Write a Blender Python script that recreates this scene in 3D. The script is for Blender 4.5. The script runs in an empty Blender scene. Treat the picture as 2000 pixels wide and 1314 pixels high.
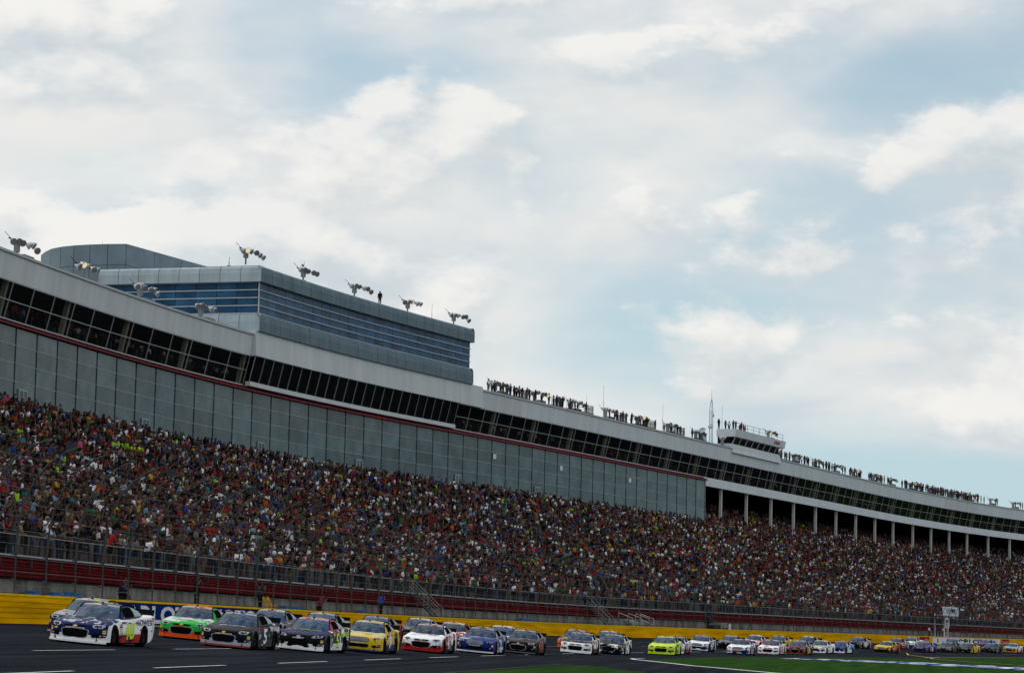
import bpy, bmesh, math, random
import numpy as np
from mathutils import Vector, Matrix

random.seed(7); rng = np.random.default_rng(7)
sc = bpy.context.scene
C = sc.collection
PI = math.pi

# ------------------------------------------------------------------ camera
# The camera stands in the infield; heights h are measured from its eye level, world z = h + Z0.
Z0 = 1.245
FPX, IW, IH = 5200.0, 2000.0, 1314.0
ROLL, PITCH = 0.0227948, 0.1114042
cam_d = bpy.data.cameras.new('camera'); cam = bpy.data.objects.new('camera', cam_d); C.objects.link(cam)
cam_d.sensor_fit = 'HORIZONTAL'; cam_d.sensor_width = 36.0; cam_d.lens = FPX * 36.0 / IW
cam_d.clip_start = 0.5; cam_d.clip_end = 12000
_f = Vector((0, math.cos(PITCH), math.sin(PITCH))); _r = Vector((1, 0, 0)); _u = Vector((0, -math.sin(PITCH), math.cos(PITCH)))
_R = _r * math.cos(ROLL) + _u * math.sin(ROLL); _U = -_r * math.sin(ROLL) + _u * math.cos(ROLL)
cam.matrix_world = Matrix(((_R.x, _U.x, -_f.x, 0), (_R.y, _U.y, -_f.y, 0), (_R.z, _U.z, -_f.z, Z0), (0, 0, 0, 1)))
sc.camera = cam

# ------------------------------------------------------------------ sky and sun
SUN_EL, SUN_AZ = math.radians(38), math.radians(-62)      # azimuth measured from +Y towards +X: behind the stand, to the left
w = bpy.data.worlds.new('World'); sc.world = w; w.use_nodes = True
nt = w.node_tree; N = nt.nodes; Lk = nt.links
for n in list(N): N.remove(n)
def nd(t, **kw):
    n = N.new(t)
    for k, v in kw.items(): setattr(n, k, v)
    return n
def mathn(op, a, b=None, clamp=False):
    n = nd('ShaderNodeMath', operation=op, use_clamp=clamp)
    for i, v in enumerate((a, b)):
        if v is None: continue
        if isinstance(v, (int, float)): n.inputs[i].default_value = v
        else: Lk.new(v, n.inputs[i])
    return n.outputs[0]
def maprange(v, a, b, c=0.0, d=1.0, smooth=True):
    n = nd('ShaderNodeMapRange', interpolation_type='SMOOTHSTEP' if smooth else 'LINEAR')
    Lk.new(v, n.inputs['Value'])
    for k, x in zip(('From Min', 'From Max', 'To Min', 'To Max'), (a, b, c, d)): n.inputs[k].default_value = x
    return n.outputs[0]
def mixc(f, a, b):
    n = nd('ShaderNodeMix', data_type='RGBA')
    if isinstance(f, (int, float)): n.inputs[0].default_value = f
    else: Lk.new(f, n.inputs[0])
    for i, v in ((6, a), (7, b)):
        if isinstance(v, tuple): n.inputs[i].default_value = (*v, 1)
        else: Lk.new(v, n.inputs[i])
    return n.outputs[2]
sky = nd('ShaderNodeTexSky', sky_type='NISHITA', sun_disc=False, sun_elevation=SUN_EL, sun_rotation=SUN_AZ)
sky.air_density = 1.0; sky.dust_density = 1.6; sky.ozone_density = 1.2
tc = nd('ShaderNodeTexCoord')
sep = nd('ShaderNodeSeparateXYZ'); Lk.new(tc.outputs['Generated'], sep.inputs[0])
def cloudnoise(scale, zs, detail, rough, off, dist=0.0):
    mp = nd('ShaderNodeMapping'); Lk.new(tc.outputs['Generated'], mp.inputs[0])
    mp.inputs['Scale'].default_value = (scale, scale, scale * zs); mp.inputs['Location'].default_value = off
    n = nd('ShaderNodeTexNoise'); Lk.new(mp.outputs[0], n.inputs['Vector'])
    n.inputs['Scale'].default_value = 1.0; n.inputs['Detail'].default_value = detail
    n.inputs['Roughness'].default_value = rough; n.inputs['Distortion'].default_value = dist
    return n.outputs['Fac']
OFF = (4.3, 2.4, 3.1)
PUF = (1.3, 4.2, 2.2)
big = cloudnoise(6.0, 2.4, 6, 0.50, OFF, 0.15)             # the soft high deck
shade = cloudnoise(10.0, 2.4, 5, 0.48, (9.4, 2.7, 1.1), 0.1) # thick grey bases
puff = cloudnoise(12.0, 1.9, 8, 0.54, PUF, 0.1)            # lower cumulus with torn edges
puff2 = cloudnoise(12.0, 1.9, 8, 0.54, (PUF[0] - 0.10, PUF[1] + 0.02, PUF[2] + 0.26), 0.1)  # the same cumulus seen a step towards the sun
# the cloud deck ends a little above the horizon (clear air below) and opens up overhead, where one looks straight through its gaps
edge = maprange(sep.outputs['Z'], 0.058, 0.082, -0.30, 0.0)
gaps = maprange(sep.outputs['Z'], 0.25, 0.85, 0.0, -0.05)
cover = maprange(mathn('ADD', mathn('ADD', big, edge), gaps), 0.27, 0.60)
vd = nd('ShaderNodeVectorMath', operation='DOT_PRODUCT'); Lk.new(tc.outputs['Generated'], vd.inputs[0])
vd.inputs[1].default_value = (math.sin(SUN_AZ) * math.cos(SUN_EL), math.cos(SUN_AZ) * math.cos(SUN_EL), math.sin(SUN_EL))
glow = maprange(vd.outputs['Value'], 0.2, 1.0, -0.03, 0.14)   # clouds are brighter towards the sun
lit = maprange(mathn('ADD', shade, glow), 0.36, 0.62)
pmask = maprange(mathn('ADD', mathn('ADD', mathn('MULTIPLY', puff, 0.75), mathn('MULTIPLY', big, 0.25)), mathn('ADD', edge, gaps)), 0.45, 0.55)
relief = maprange(mathn('ADD', mathn('SUBTRACT', puff, puff2), glow), -0.10, 0.13)
# all colours below are ten times the radiance wanted: the Background runs at strength 0.1
cloudc = mixc(lit, (5.9, 6.6, 7.2), (8.6, 8.4, 8.1))
puffc = mixc(relief, (6.2, 6.7, 7.0), (9.4, 9.15, 8.75))
haze = maprange(sep.outputs['Z'], 0.0, 0.42, 1.0, 0.0)
clear = mixc(mathn('MULTIPLY', haze, 0.6), sky.outputs[0], (4.4, 6.8, 8.4))
clear = mixc(mathn('MULTIPLY', haze, 0.7), clear, (5.5, 7.1, 7.6))
# an overcast deck is brighter overhead than towards the horizon
top = maprange(sep.outputs['Z'], 0.22, 1.0, 1.0, 2.4, False)
allc = mixc(mathn('MULTIPLY', pmask, 0.85), cloudc, puffc)
vm_ = nd('ShaderNodeVectorMath', operation='SCALE'); Lk.new(allc, vm_.inputs[0]); Lk.new(top, vm_.inputs['Scale'])
col = mixc(mathn('MULTIPLY', mathn('MAXIMUM', cover, pmask), 0.93), clear, vm_.outputs[0])
bg = nd('ShaderNodeBackground'); bg.inputs['Strength'].default_value = 0.1
Lk.new(col, bg.inputs['Color'])
out = nd('ShaderNodeOutputWorld'); Lk.new(bg.outputs[0], out.inputs['Surface'])
sun_d = bpy.data.lights.new('sun', 'SUN'); sun = bpy.data.objects.new('sun', sun_d); C.objects.link(sun)
sun_d.energy = 1.1; sun_d.angle = math.radians(12); sun_d.color = (1.0, 0.95, 0.87)
_sd = Vector((math.sin(SUN_AZ) * math.cos(SUN_EL), math.cos(SUN_AZ) * math.cos(SUN_EL), math.sin(SUN_EL)))
sun.rotation_euler = _sd.to_track_quat('Z', 'Y').to_euler(); sun.location = (0, 0, 200)
sc.view_settings.view_transform = 'Standard'; sc.view_settings.look = 'None'
sc.view_settings.exposure = 0.0; sc.view_settings.gamma = 1.0

# ------------------------------------------------------------------ track curve
# s runs along the outer wall away from the camera, n is the distance outwards from the wall face.
_K = np.linspace(-30, 530, 9)
_HD = np.array([0.1234213, 0.1617015, 0.2297803, 0.4166154, 0.4006015, 0.3983050, 0.3914076, 0.4790964, 0.6497053])
_S = np.linspace(-80, 820, 1800)
_h = np.interp(_S, _K, _HD); _ker = np.hanning(61); _ker /= _ker.sum()
_h = np.convolve(np.pad(_h, 30, mode='edge'), _ker, 'valid')
_ds = _S[1] - _S[0]
_x = np.concatenate([[0], np.cumsum((np.sin(_h[1:]) + np.sin(_h[:-1])) / 2 * _ds)])
_y = np.concatenate([[0], np.cumsum((np.cos(_h[1:]) + np.cos(_h[:-1])) / 2 * _ds)])
_i0 = int(np.argmin(abs(_S))); _x += -15.2034648 - _x[_i0]; _y += 125.8508577 - _y[_i0]
_S = np.concatenate([[-400.0], _S]); _h = np.concatenate([[_h[0]], _h])
_x = np.concatenate([[_x[0] - 320 * math.sin(_h[0])], _x]); _y = np.concatenate([[_y[0] - 320 * math.cos(_h[0])], _y])
def head(s): return np.interp(s, _S, _h)
def P(s, n, h):
    s = np.asarray(s, float); a = head(s)
    return np.stack(np.broadcast_arrays(np.interp(s, _S, _x) - n * np.cos(a), np.interp(s, _S, _y) + n * np.sin(a), h + Z0), -1)
def V(s, n, h): return Vector(P(s, n, h).tolist())
def rotz(s): return PI / 2 - float(head(s))           # local X = along s, local Y = outwards
def frame(s, n, h):
    return Matrix.Translation(V(s, n, h)) @ Matrix.Rotation(rotz(s), 4, 'Z')
def ground(n):
    a = max(0.0, -n)
    return -.075 * a if a < 15 else (-1.125 - (a - 15) * .03 if a < 19 else -1.245)
def project(p):
    X, Y, Z = p[..., 0], p[..., 1], p[..., 2] - Z0
    zf = Y * math.cos(PITCH) + Z * math.sin(PITCH); u = -Y * math.sin(PITCH) + Z * math.cos(PITCH)
    px, py = X / zf * FPX, -u / zf * FPX; c, s = math.cos(ROLL), math.sin(ROLL)
    return IW / 2 + px * c - py * s, IH / 2 + px * s + py * c, zf
_SS = np.linspace(-60, 620, 2800)
def s_at(px, n, h):
    """s where something of offset n and height h shows at picture column px"""
    q = project(P(_SS, n, h)); return float(np.interp(px, q[0], _SS))

# ------------------------------------------------------------------ materials
_M = {}
def mat(name, col, rough=0.6, metal=0.0, spec=0.0, var=0.0, vscale=3.0, stretch=(1, 1, 1), coat=0.0, bump=0.0, bscale=20.0, col2=None, lo=0.35, hi=0.65, emit=None, coord='Object'):
    if name in _M: return _M[name]
    m = bpy.data.materials.new(name); m.use_nodes = True; t = m.node_tree
    b = t.nodes['Principled BSDF']
    b.inputs['Base Color'].default_value = (*col, 1); b.inputs['Roughness'].default_value = rough
    b.inputs['Metallic'].default_value = metal; b.inputs['Specular IOR Level'].default_value = spec
    b.inputs['Coat Weight'].default_value = coat
    m.diffuse_color = (*col, 1)
    if emit: b.inputs['Emission Color'].default_value = (*emit[:3], 1); b.inputs['Emission Strength'].default_value = emit[3]
    if var or col2 or bump:
        tcn = t.nodes.new('ShaderNodeTexCoord'); mp = t.nodes.new('ShaderNodeMapping')
        t.links.new(tcn.outputs[coord], mp.inputs[0]); mp.inputs['Scale'].default_value = stretch
        nz = t.nodes.new('ShaderNodeTexNoise'); nz.inputs['Scale'].default_value = vscale; nz.inputs['Detail'].default_value = 6; nz.inputs['Roughness'].default_value = .6
        t.links.new(mp.outputs[0], nz.inputs['Vector'])
        r = t.nodes.new('ShaderNodeMapRange'); t.links.new(nz.outputs['Fac'], r.inputs['Value'])
        r.inputs['From Min'].default_value = lo; r.inputs['From Max'].default_value = hi
        mx = t.nodes.new('ShaderNodeMix'); mx.data_type = 'RGBA'; t.links.new(r.outputs[0], mx.inputs[0])
        c2 = col2 or tuple(max(0, c * (1 - var)) for c in col)
        mx.inputs[6].default_value = (*c2, 1); mx.inputs[7].default_value = (*(col if col2 else tuple(c * (1 + var) for c in col)), 1)
        t.links.new(mx.outputs[2], b.inputs['Base Color'])
        if bump:
            n2 = t.nodes.new('ShaderNodeTexNoise'); n2.inputs['Scale'].default_value = bscale; n2.inputs['Detail'].default_value = 4
            t.links.new(tcn.outputs['Object'], n2.inputs['Vector'])
            bp = t.nodes.new('ShaderNodeBump'); bp.inputs['Strength'].default_value = bump; bp.inputs['Distance'].default_value = .02
            t.links.new(n2.outputs['Fac'], bp.inputs['Height']); t.links.new(bp.outputs[0], b.inputs['Normal'])
    _M[name] = m; return m

# ------------------------------------------------------------------ mesh builder
class MB:
    def __init__(s): s.v = []; s.f = []; s.m = []; s.uv = {}
    def add(s, vs, fs, mi=0):
        o = len(s.v); s.v += [tuple(p) for p in vs]
        for f in fs: s.f.append(tuple(i + o for i in f)); s.m.append(mi)
        return o
    def box(s, c, d, M=None, mi=0):
        x, y, z = d[0] / 2, d[1] / 2, d[2] / 2
        vs = [Vector((c[0] + a * x, c[1] + b * y, c[2] + e * z)) for e in (-1, 1) for b in (-1, 1) for a in (-1, 1)]
        if M is not None: vs = [M @ p for p in vs]
        s.add(vs, [(0, 2, 3, 1), (4, 5, 7, 6), (0, 1, 5, 4), (2, 6, 7, 3), (0, 4, 6, 2), (1, 3, 7, 5)], mi); return s
    def tube(s, pts, r, n=6, mi=0, cap=True):
        pts = [Vector(p) for p in pts]; rr = r if isinstance(r, (list, tuple)) else [r] * len(pts)
        o = len(s.v); up = Vector((0, 0, 1))
        for i, p in enumerate(pts):
            t = (pts[min(i + 1, len(pts) - 1)] - pts[max(i - 1, 0)]).normalized()
            a = t.cross(up);
            if a.length < 1e-3: a = t.cross(Vector((1, 0, 0)))
            a.normalize(); b = a.cross(t)
            for k in range(n):
                q = 2 * PI * k / n; s.v.append(tuple(p + (a * math.cos(q) + b * math.sin(q)) * rr[i]))
        for i in range(len(pts) - 1):
            for k in range(n):
                k2 = (k + 1) % n; s.f.append((o + i * n + k, o + i * n + k2, o + (i + 1) * n + k2, o + (i + 1) * n + k)); s.m.append(mi)
        if cap:
            s.f.append(tuple(o + k for k in range(n))[::-1]); s.m.append(mi)
            e = o + (len(pts) - 1) * n; s.f.append(tuple(e + k for k in range(n))); s.m.append(mi)
        return s
    def lathe(s, prof, n=16, M=None, mi=0):
        """prof: (radius, height) turned about local Z"""
        o = len(s.v)
        for r, z in prof:
            for k in range(n):
                q = 2 * PI * k / n; p = Vector((r * math.cos(q), r * math.sin(q), z)); s.v.append(tuple(M @ p if M is not None else p))
        for i in range(len(prof) - 1):
            for k in range(n):
                k2 = (k + 1) % n; s.f.append((o + i * n + k, o + i * n + k2, o + (i + 1) * n + k2, o + (i + 1) * n + k)); s.m.append(mi)
        return s
    def grid(s, pts, nu, nv, mi=0):
        """pts row-major nu x nv"""
        o = len(s.v); s.v += [tuple(p) for p in pts]
        for i in range(nu - 1):
            for j in range(nv - 1):
                s.f.append((o + i * nv + j, o + i * nv + j + 1, o + (i + 1) * nv + j + 1, o + (i + 1) * nv + j)); s.m.append(mi(i, j) if callable(mi) else mi)
        return s
    def strip(s, s0, s1, prof, ds=2.5, mi=0, closed=False, caps=False):
        """sweep the section prof [(n, h), ...] along the track curve"""
        k = max(1, int(math.ceil((s1 - s0) / ds))); ss = np.linspace(s0, s1, k + 1); o = len(s.v); m = len(prof)
        A = np.stack([P(ss, n, h) for n, h in prof], 1).reshape(-1, 3); s.v += [tuple(p) for p in A.tolist()]
        for i in range(k + 1):
            for j, (n, h) in enumerate(prof): s.uv[o + i * m + j] = (ss[i], n if abs(n) > 1e-9 else h)
        for i in range(k):
            for j in range(m if closed else m - 1):
                j2 = (j + 1) % m
                s.f.append((o + i * m + j, o + i * m + j2, o + (i + 1) * m + j2, o + (i + 1) * m + j)); s.m.append(mi[j] if isinstance(mi, (list, tuple)) else mi)
        if caps:
            s.f.append(tuple(o + j for j in range(m))[::-1]); s.m.append(mi if isinstance(mi, int) else mi[0])
            s.f.append(tuple(o + k * m + j for j in range(m))); s.m.append(mi if isinstance(mi, int) else mi[0])
        return s
    def mesh(s, name, mats, smooth=False, uv=False):
        me = bpy.data.meshes.new(name); me.from_pydata(s.v, [], s.f)
        for m in (mats if isinstance(mats, (list, tuple)) else [mats]): me.materials.append(m)
        if any(s.m): me.polygons.foreach_set('material_index', s.m)
        if smooth: me.polygons.foreach_set('use_smooth', [True] * len(s.f))
        if uv:
            l = me.uv_layers.new(name='UVMap'); vi = np.empty(len(me.loops), int); me.loops.foreach_get('vertex_index', vi)
            l.data.foreach_set('uv', np.array([s.uv.get(int(i), (0, 0)) for i in vi]).ravel())
        me.update(); return me
    def build(s, name, mats, parent=None, smooth=False, uv=False, **kw):
        return link(name, s.mesh(name, mats, smooth, uv), parent, **kw)
def link(name, me, parent=None, M=None, kind=None, color=None):
    o = bpy.data.objects.new(name, me); C.objects.link(o)
    if parent is not None: o.parent = parent
    if M is not None: o.matrix_local = M
    if kind: o['kind'] = kind
    return o
def tag(o, label, cat, group=None, kind=None):
    o['label'] = label
    if cat: o['category'] = cat
    if group: o['group'] = group
    if kind: o['kind'] = kind
    return o
def empty(name, M, label, cat, group=None):
    o = bpy.data.objects.new(name, None); C.objects.link(o); o.empty_display_size = .3
    o.matrix_world = M; return tag(o, label, cat, group)
def copy_tree(o, parent=None):
    c = o.copy(); C.objects.link(c)
    if parent is not None: c.parent = parent; c.matrix_parent_inverse = o.matrix_parent_inverse
    for ch in KIDS.get(o.name, []): copy_tree(ch, c)
    return c
KIDS = {}
_T = {}
def text_mesh(txt, shear=0.0, bold=0.012):
    """letters as a flat mesh, unit height, centred on the origin in XY"""
    key = (txt, shear, bold)
    if key in _T: return _T[key]
    cu = bpy.data.curves.new('letters', 'FONT'); cu.body = txt; cu.size = 1.0; cu.shear = shear; cu.offset = bold; cu.resolution_u = 3; cu.fill_mode = 'FRONT'
    o = bpy.data.objects.new('letters', cu); C.objects.link(o)
    me = bpy.data.meshes.new_from_object(o.evaluated_get(bpy.context.evaluated_depsgraph_get()))
    bpy.data.objects.remove(o); bpy.data.curves.remove(cu)
    v = np.empty(len(me.vertices) * 3); me.vertices.foreach_get('co', v); v = v.reshape(-1, 3)[:, :2]
    fs = [tuple(p.vertices) for p in me.polygons]; bpy.data.meshes.remove(me)
    lo, hi = v.min(0), v.max(0); v = (v - (lo + hi) / 2) / (hi[1] - lo[1]); asp = (hi[0] - lo[0]) / (hi[1] - lo[1])
    _T[key] = (v, fs, asp); return _T[key]
def letters(name, txt, fn, wd, ht, m, parent, shear=0.0, bold=0.012):
    """letters mapped through fn(a, b) -> point, a in +-wd/2, b in +-ht/2"""
    v, fs, asp = text_mesh(txt, shear, bold); mb = MB()
    mb.add([fn(a / asp * wd, b * ht) for a, b in v], fs); return mb.build(name, m, parent)
def srgb(r, g, b):
    f = lambda c: (c / 255 / 12.92) if c <= 10 else ((c / 255 + .055) / 1.055) ** 2.4
    return (f(r), f(g), f(b))
_ORD = 'first second third fourth fifth sixth seventh eighth ninth tenth eleventh twelfth thirteenth fourteenth fifteenth sixteenth seventeenth eighteenth nineteenth'.split()
_TEN = {2: 'twent', 3: 'thirt', 4: 'fort', 5: 'fift', 6: 'sixt', 7: 'sevent', 8: 'eight', 9: 'ninet'}
def ordinal(i):
    if i < 20: return _ORD[i - 1]
    if i >= 100: return 'hundredth' if i == 100 else 'hundred and ' + ordinal(i - 100)
    t, u = divmod(i, 10); return _TEN[t] + ('ieth' if u == 0 else 'y-' + _ORD[u - 1])
# ------------------------------------------------------------------ ground, track, grass
def ground_mat(name, c1, c2, sc1, stretch, rough, bump=0.0, spec=0.0):
    m = bpy.data.materials.new(name); m.use_nodes = True; t = m.node_tree; b = t.nodes['Principled BSDF']
    b.inputs['Roughness'].default_value = rough; b.inputs['Specular IOR Level'].default_value = spec
    uv = t.nodes.new('ShaderNodeTexCoord'); mp = t.nodes.new('ShaderNodeMapping'); t.links.new(uv.outputs['UV'], mp.inputs[0]); mp.inputs['Scale'].default_value = stretch
    n1 = t.nodes.new('ShaderNodeTexNoise'); n1.inputs['Scale'].default_value = sc1; n1.inputs['Detail'].default_value = 8; n1.inputs['Roughness'].default_value = .62; t.links.new(mp.outputs[0], n1.inputs['Vector'])
    n2 = t.nodes.new('ShaderNodeTexNoise'); n2.inputs['Scale'].default_value = 9.0; n2.inputs['Detail'].default_value = 6; t.links.new(uv.outputs['Object'], n2.inputs['Vector'])
    r = t.nodes.new('ShaderNodeMapRange'); r.inputs['From Min'].default_value = .33; r.inputs['From Max'].default_value = .67; t.links.new(n1.outputs['Fac'], r.inputs['Value'])
    mx = t.nodes.new('ShaderNodeMix'); mx.data_type = 'RGBA'; mx.inputs[6].default_value = (*c1, 1); mx.inputs[7].default_value = (*c2, 1); t.links.new(r.outputs[0], mx.inputs[0])
    m2 = t.nodes.new('ShaderNodeMix'); m2.data_type = 'RGBA'; m2.blend_type = 'MULTIPLY'; m2.inputs[0].default_value = .5
    t.links.new(mx.outputs[2], m2.inputs[6]); r2 = t.nodes.new('ShaderNodeMapRange'); r2.inputs['From Min'].default_value = .3; r2.inputs['From Max'].default_value = .7; r2.inputs['To Min'].default_value = .5; r2.inputs['To Max'].default_value = 1.4
    t.links.new(n2.outputs['Fac'], r2.inputs['Value']); t.links.new(r2.outputs[0], m2.inputs[7]); t.links.new(m2.outputs[2], b.inputs['Base Color'])
    if bump:
        bp = t.nodes.new('ShaderNodeBump'); bp.inputs['Strength'].default_value = bump; bp.inputs['Distance'].default_value = .03; t.links.new(n2.outputs['Fac'], bp.inputs['Height']); t.links.new(bp.outputs[0], b.inputs['Normal'])
    return m
m_asph = ground_mat('asphalt', (.009, .011, .0145), (.028, .032, .039), 1.0, (.035, 1.9, 1), .9, .2)
m_grass = ground_mat('mown grass', (.013, .038, .009), (.028, .066, .016), .7, (.05, 1.5, 1), .95, .6, 0.0)
m_line = mat('white road paint', (.78, .79, .80), .7, var=.18, vscale=2.0)
m_yline = mat('yellow road paint', (.55, .42, .06), .7, var=.18, vscale=2.0)
g = MB(); g.add([(-5000, -3000, -.35), (5000, -3000, -.35), (5000, 8000, -.35), (-5000, 8000, -.35)], [(0, 1, 2, 3)])
tag(g.build('ground', m_grass), 'far flat ground round the speedway', None, kind='structure')
pr = [(0.3, 0.0)] + [(n, ground(n)) for n in (0, -3, -6, -9, -12, -15, -17, -19, -26, -34, -45, -60, -90)]
t = MB().strip(-150, 700, pr[::-1], 4.0)
tag(t.build('race_track', m_asph, uv=True), 'dark grey asphalt of the banked track and apron', None, kind='structure')
def patch(name, poly, m, lift, label, kind='structure', step=2.0):
    """fill a polygon given in (s, n) on the ground"""
    bm = bmesh.new(); pts = []
    for i in range(len(poly)):
        a, b = poly[i], poly[(i + 1) % len(poly)]; k = max(1, int(math.hypot(a[0] - b[0], a[1] - b[1]) / 4))
        pts += [(a[0] + (b[0] - a[0]) * j / k, a[1] + (b[1] - a[1]) * j / k) for j in range(k)]
    vs = [bm.verts.new(V(s, n, ground(n) + lift)) for s, n in pts]; uvd = {v: p for v, p in zip(vs, pts)}
    f = bm.faces.new(vs); ul = bm.loops.layers.uv.new('UVMap')
    if f.normal.z < 0: f.normal_flip()
    f.normal_update()
    if f.normal.z < 0: f.normal_flip()
    bmesh.ops.triangulate(bm, faces=[f])
    for f in bm.faces:
        for l in f.loops: l[ul].uv = uvd[l.vert]
    me = bpy.data.meshes.new(name); bm.to_mesh(me); bm.free(); me.materials.append(m)
    return tag(link(name, me), label, None, kind=kind)
patch('infield_grass', [(-6, -19.1), (-12, -19.05), (-22, -19.05), (-45, -19.05), (-150, -19.05), (-150, -55), (-90, -40), (-60, -31.2), (-28, -24.2), (-14, -21.4), (-7.5, -20.0)], m_grass, .012, 'wedge of mown grass between the track and the pit exit lane, nearest the camera')
patch('infield_grass', [(31, -19.05), (40, -19.1), (56, -19.15), (72, -19.6), (83, -21.8), (100, -24.9), (116, -27.5), (119, -31), (96, -33.6), (78, -36.4), (53, -40.2), (20, -46), (-20, -52), (-60, -60), (-120, -72), (-120, -60), (-60, -38.5), (-40, -33.6), (-17.6, -28.3), (-5, -25.7), (1, -24.2), (11.3, -22.4), (20.3, -20.6), (27, -19.5)], m_grass, .010, 'long green strip of grass behind the pit exit line')
patch('infield_grass', [(131, -30.4), (147, -29.6), (167, -29.6), (200, -31), (320, -34), (320, -75), (60, -75), (54, -42.5), (78, -38.6), (96, -36), (113, -33.4)], m_grass, .012, 'far grass island beyond the painted stripe at the right')
m_logo = mat('blue and white turf paint', (.62, .66, .70), .85, col2=(.01, .03, .16), vscale=1.0, stretch=(.25, .9, 1), lo=.50, hi=.56, coord='UV')
patch('painted_turf', [(66, -24.2), (73, -24.8), (71.5, -27.2), (70, -30.1), (61, -34), (48, -37.6), (34, -42.5), (0, -49), (-6, -46), (14, -40.8), (30, -37.3), (44, -33.8), (53, -30.6), (60, -27.2)], m_logo, .03, 'blue and white logo painted across the grass')
def line_on_ground(name, pts, wd, m, label, lift=.022, par=None):
    A = [V(s, n, ground(n) + lift) for s, n in pts]; mb = MB(); L = []
    for i, p in enumerate(A):
        d = (A[min(i + 1, len(A) - 1)] - A[max(i - 1, 0)]); d.z = 0; d.normalize(); q = Vector((-d.y, d.x, 0)) * wd / 2; L += [p + q, p - q]
    mb.add(L, [(2 * i, 2 * i + 1, 2 * i + 3, 2 * i + 2) for i in range(len(A) - 1)]); o = mb.build(name, m, par)
    return tag(o, label, None, kind='structure') if par is None else o
lanes = bpy.data.objects['race_track']
def dash(a, b, n, wd=.13, m=m_line):
    k = max(2, int((b - a) / 2)); line_on_ground('lane_dash', [(a + (b - a) * i / k, n) for i in range(k + 1)], wd, m, '', par=lanes)
for i in range(-3, 24): dash(-72.5 + 15.0 * i, -64.7 + 15.0 * i, -13.9 - .0055 * max(0, 15 * i - 100))
for i in range(-2, 24): dash(-53.9 + 15.2 * i, -45.8 + 15.2 * i, -9.65)
for i in range(4, 22): dash(-50 + 15.2 * i, -44.5 + 15.2 * i, -5.8, .11)
line_on_ground('edge_line', [(36, -18.3), (31, -18.1), (28, -18.6), (20.3, -20.3), (11.3, -22.1), (1.1, -23.95), (-5.1, -25.4), (-17.6, -28.05), (-40, -33.3), (-60, -38.2), (-120, -59.6)], .22, m_line, 'white line bounding the long grass strip and pit exit lane')
line_on_ground('edge_line', [(-6.5, -18.75), (-22, -18.8), (-45, -18.8), (-120, -18.8)], .05, mat('worn line paint', (.20, .17, .07), .8), 'thin line along the near grass wedge')
line_on_ground('edge_line', [(196, -14.5), (182, -18.5), (170, -22.2), (150, -27), (134, -30.0), (113.5, -32.4), (96.5, -34.8), (78, -37.4), (53, -41.2), (20, -47.5)], .16, m_yline, 'pale yellow line crossing to the far pit lane')
line_on_ground('edge_line', [(136, -29.5), (131, -29.9), (147, -29.1), (167, -29.1), (200, -30.4), (320, -33.5)], .2, m_line, 'white line round the tip of the far grass island')

# ------------------------------------------------------------------ outer wall and catch fence
m_yel = mat('yellow wall paint', (.70, .35, .003), .6, var=.30, vscale=.9, stretch=(.16, .16, 3.0), coord='Object')
m_yel2 = mat('yellow cap paint', (.72, .42, .01), .5, var=.14, vscale=1.2)
m_conc = mat('stained concrete', (.17, .165, .15), .9, var=.45, vscale=.9, stretch=(1, 1, .5), bump=.3)
m_conc2 = mat('pale concrete', (.2, .195, .18), .9, var=.25, vscale=.6)
m_post = mat('galvanised steel', (.065, .069, .072), .5, metal=.2, var=.25, vscale=5)
m_wire = mat('fence wire', (.11, .11, .115), .6, metal=.4)
m_blue = mat('blue panel paint', (.006, .024, .13), .6, var=.12, vscale=1.0)
m_white = mat('white sign paint', (.62, .63, .64), .6, var=.07, vscale=2)
m_blk = mat('black sign paint', (.012, .012, .013), .6)
m_cokered = mat('red sign paint', (.30, .012, .014), .5)
W0, W1 = -150, 620
wall = MB()
prof = [(.55, 0.0), (.55, 1.06), (0.0, 1.06)]
for i in range(5):                                             # five stacked steel tubes with grooves between
    t_, b_ = 1.0 - i * .2, 1.0 - (i + 1) * .2
    prof += [(0.0, t_ - .012), (0.0, b_ + .022)] if i == 4 else [(0.0, t_ - .012), (0.0, b_ + .012), (.035, b_ + .012), (.035, b_ - .012)]
prof += [(0.0, 0.0)]
wall.strip(W0, W1, prof, 3.0)
wl = tag(wall.build('retaining_wall', m_yel), 'long yellow retaining wall with horizontal grooves along the track edge', 'wall')
MB().strip(W0, W1, [(.57, 1.06), (.57, 1.12), (-.03, 1.12), (-.03, 1.03), (-.004, 1.03)], 3.0).build('wall_cap', m_yel2, wl)
def wall_panel(name, s0, s1, h0, h1, m):
    return MB().strip(s0, s1, [(-.006, h1), (-.006, h0)], 2.0).build(name, m, wl)
wall_panel('blue_panel', -16, 17.6, .05, 1.02, m_blue)
letters('lettering', 'CHARLOTTE MOTOR', lambda a, b: V(1.5 + a, -.012, .53 + b), 31, .80, m_white, wl, bold=.035)
wall_panel('white_panel', 265.5, 309.0, .06, 1.0, m_white)
letters('lettering', 'CHARLOTTE', lambda a, b: V(288.5 + a, -.012, .53 + b), 30, .74, m_blk, wl, bold=.04)
for a, b in ((258, 263.6), (310.2, 315.6)):
    wall_panel('red_panel', a, b, .06, 1.0, m_cokered)
    letters('lettering', 'Coca-Cola', lambda u, v, a=a, b=b: V((a + b) / 2 + u, -.012, .53 + v), 4.6, .5, m_white, wl, shear=.35)
MB().lathe([(0, .012), (.36, .012)], 14, frame(268.5, 0, .55) @ Matrix.Rotation(PI / 2, 4, 'X')).build('round_emblem', m_cokered, wl)
fence = empty('catch_fence', frame(0, .6, 0), 'tall catch fence of curved steel posts, cables and wire above the yellow wall', 'fence')
FI = fence.matrix_world.inverted()
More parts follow.
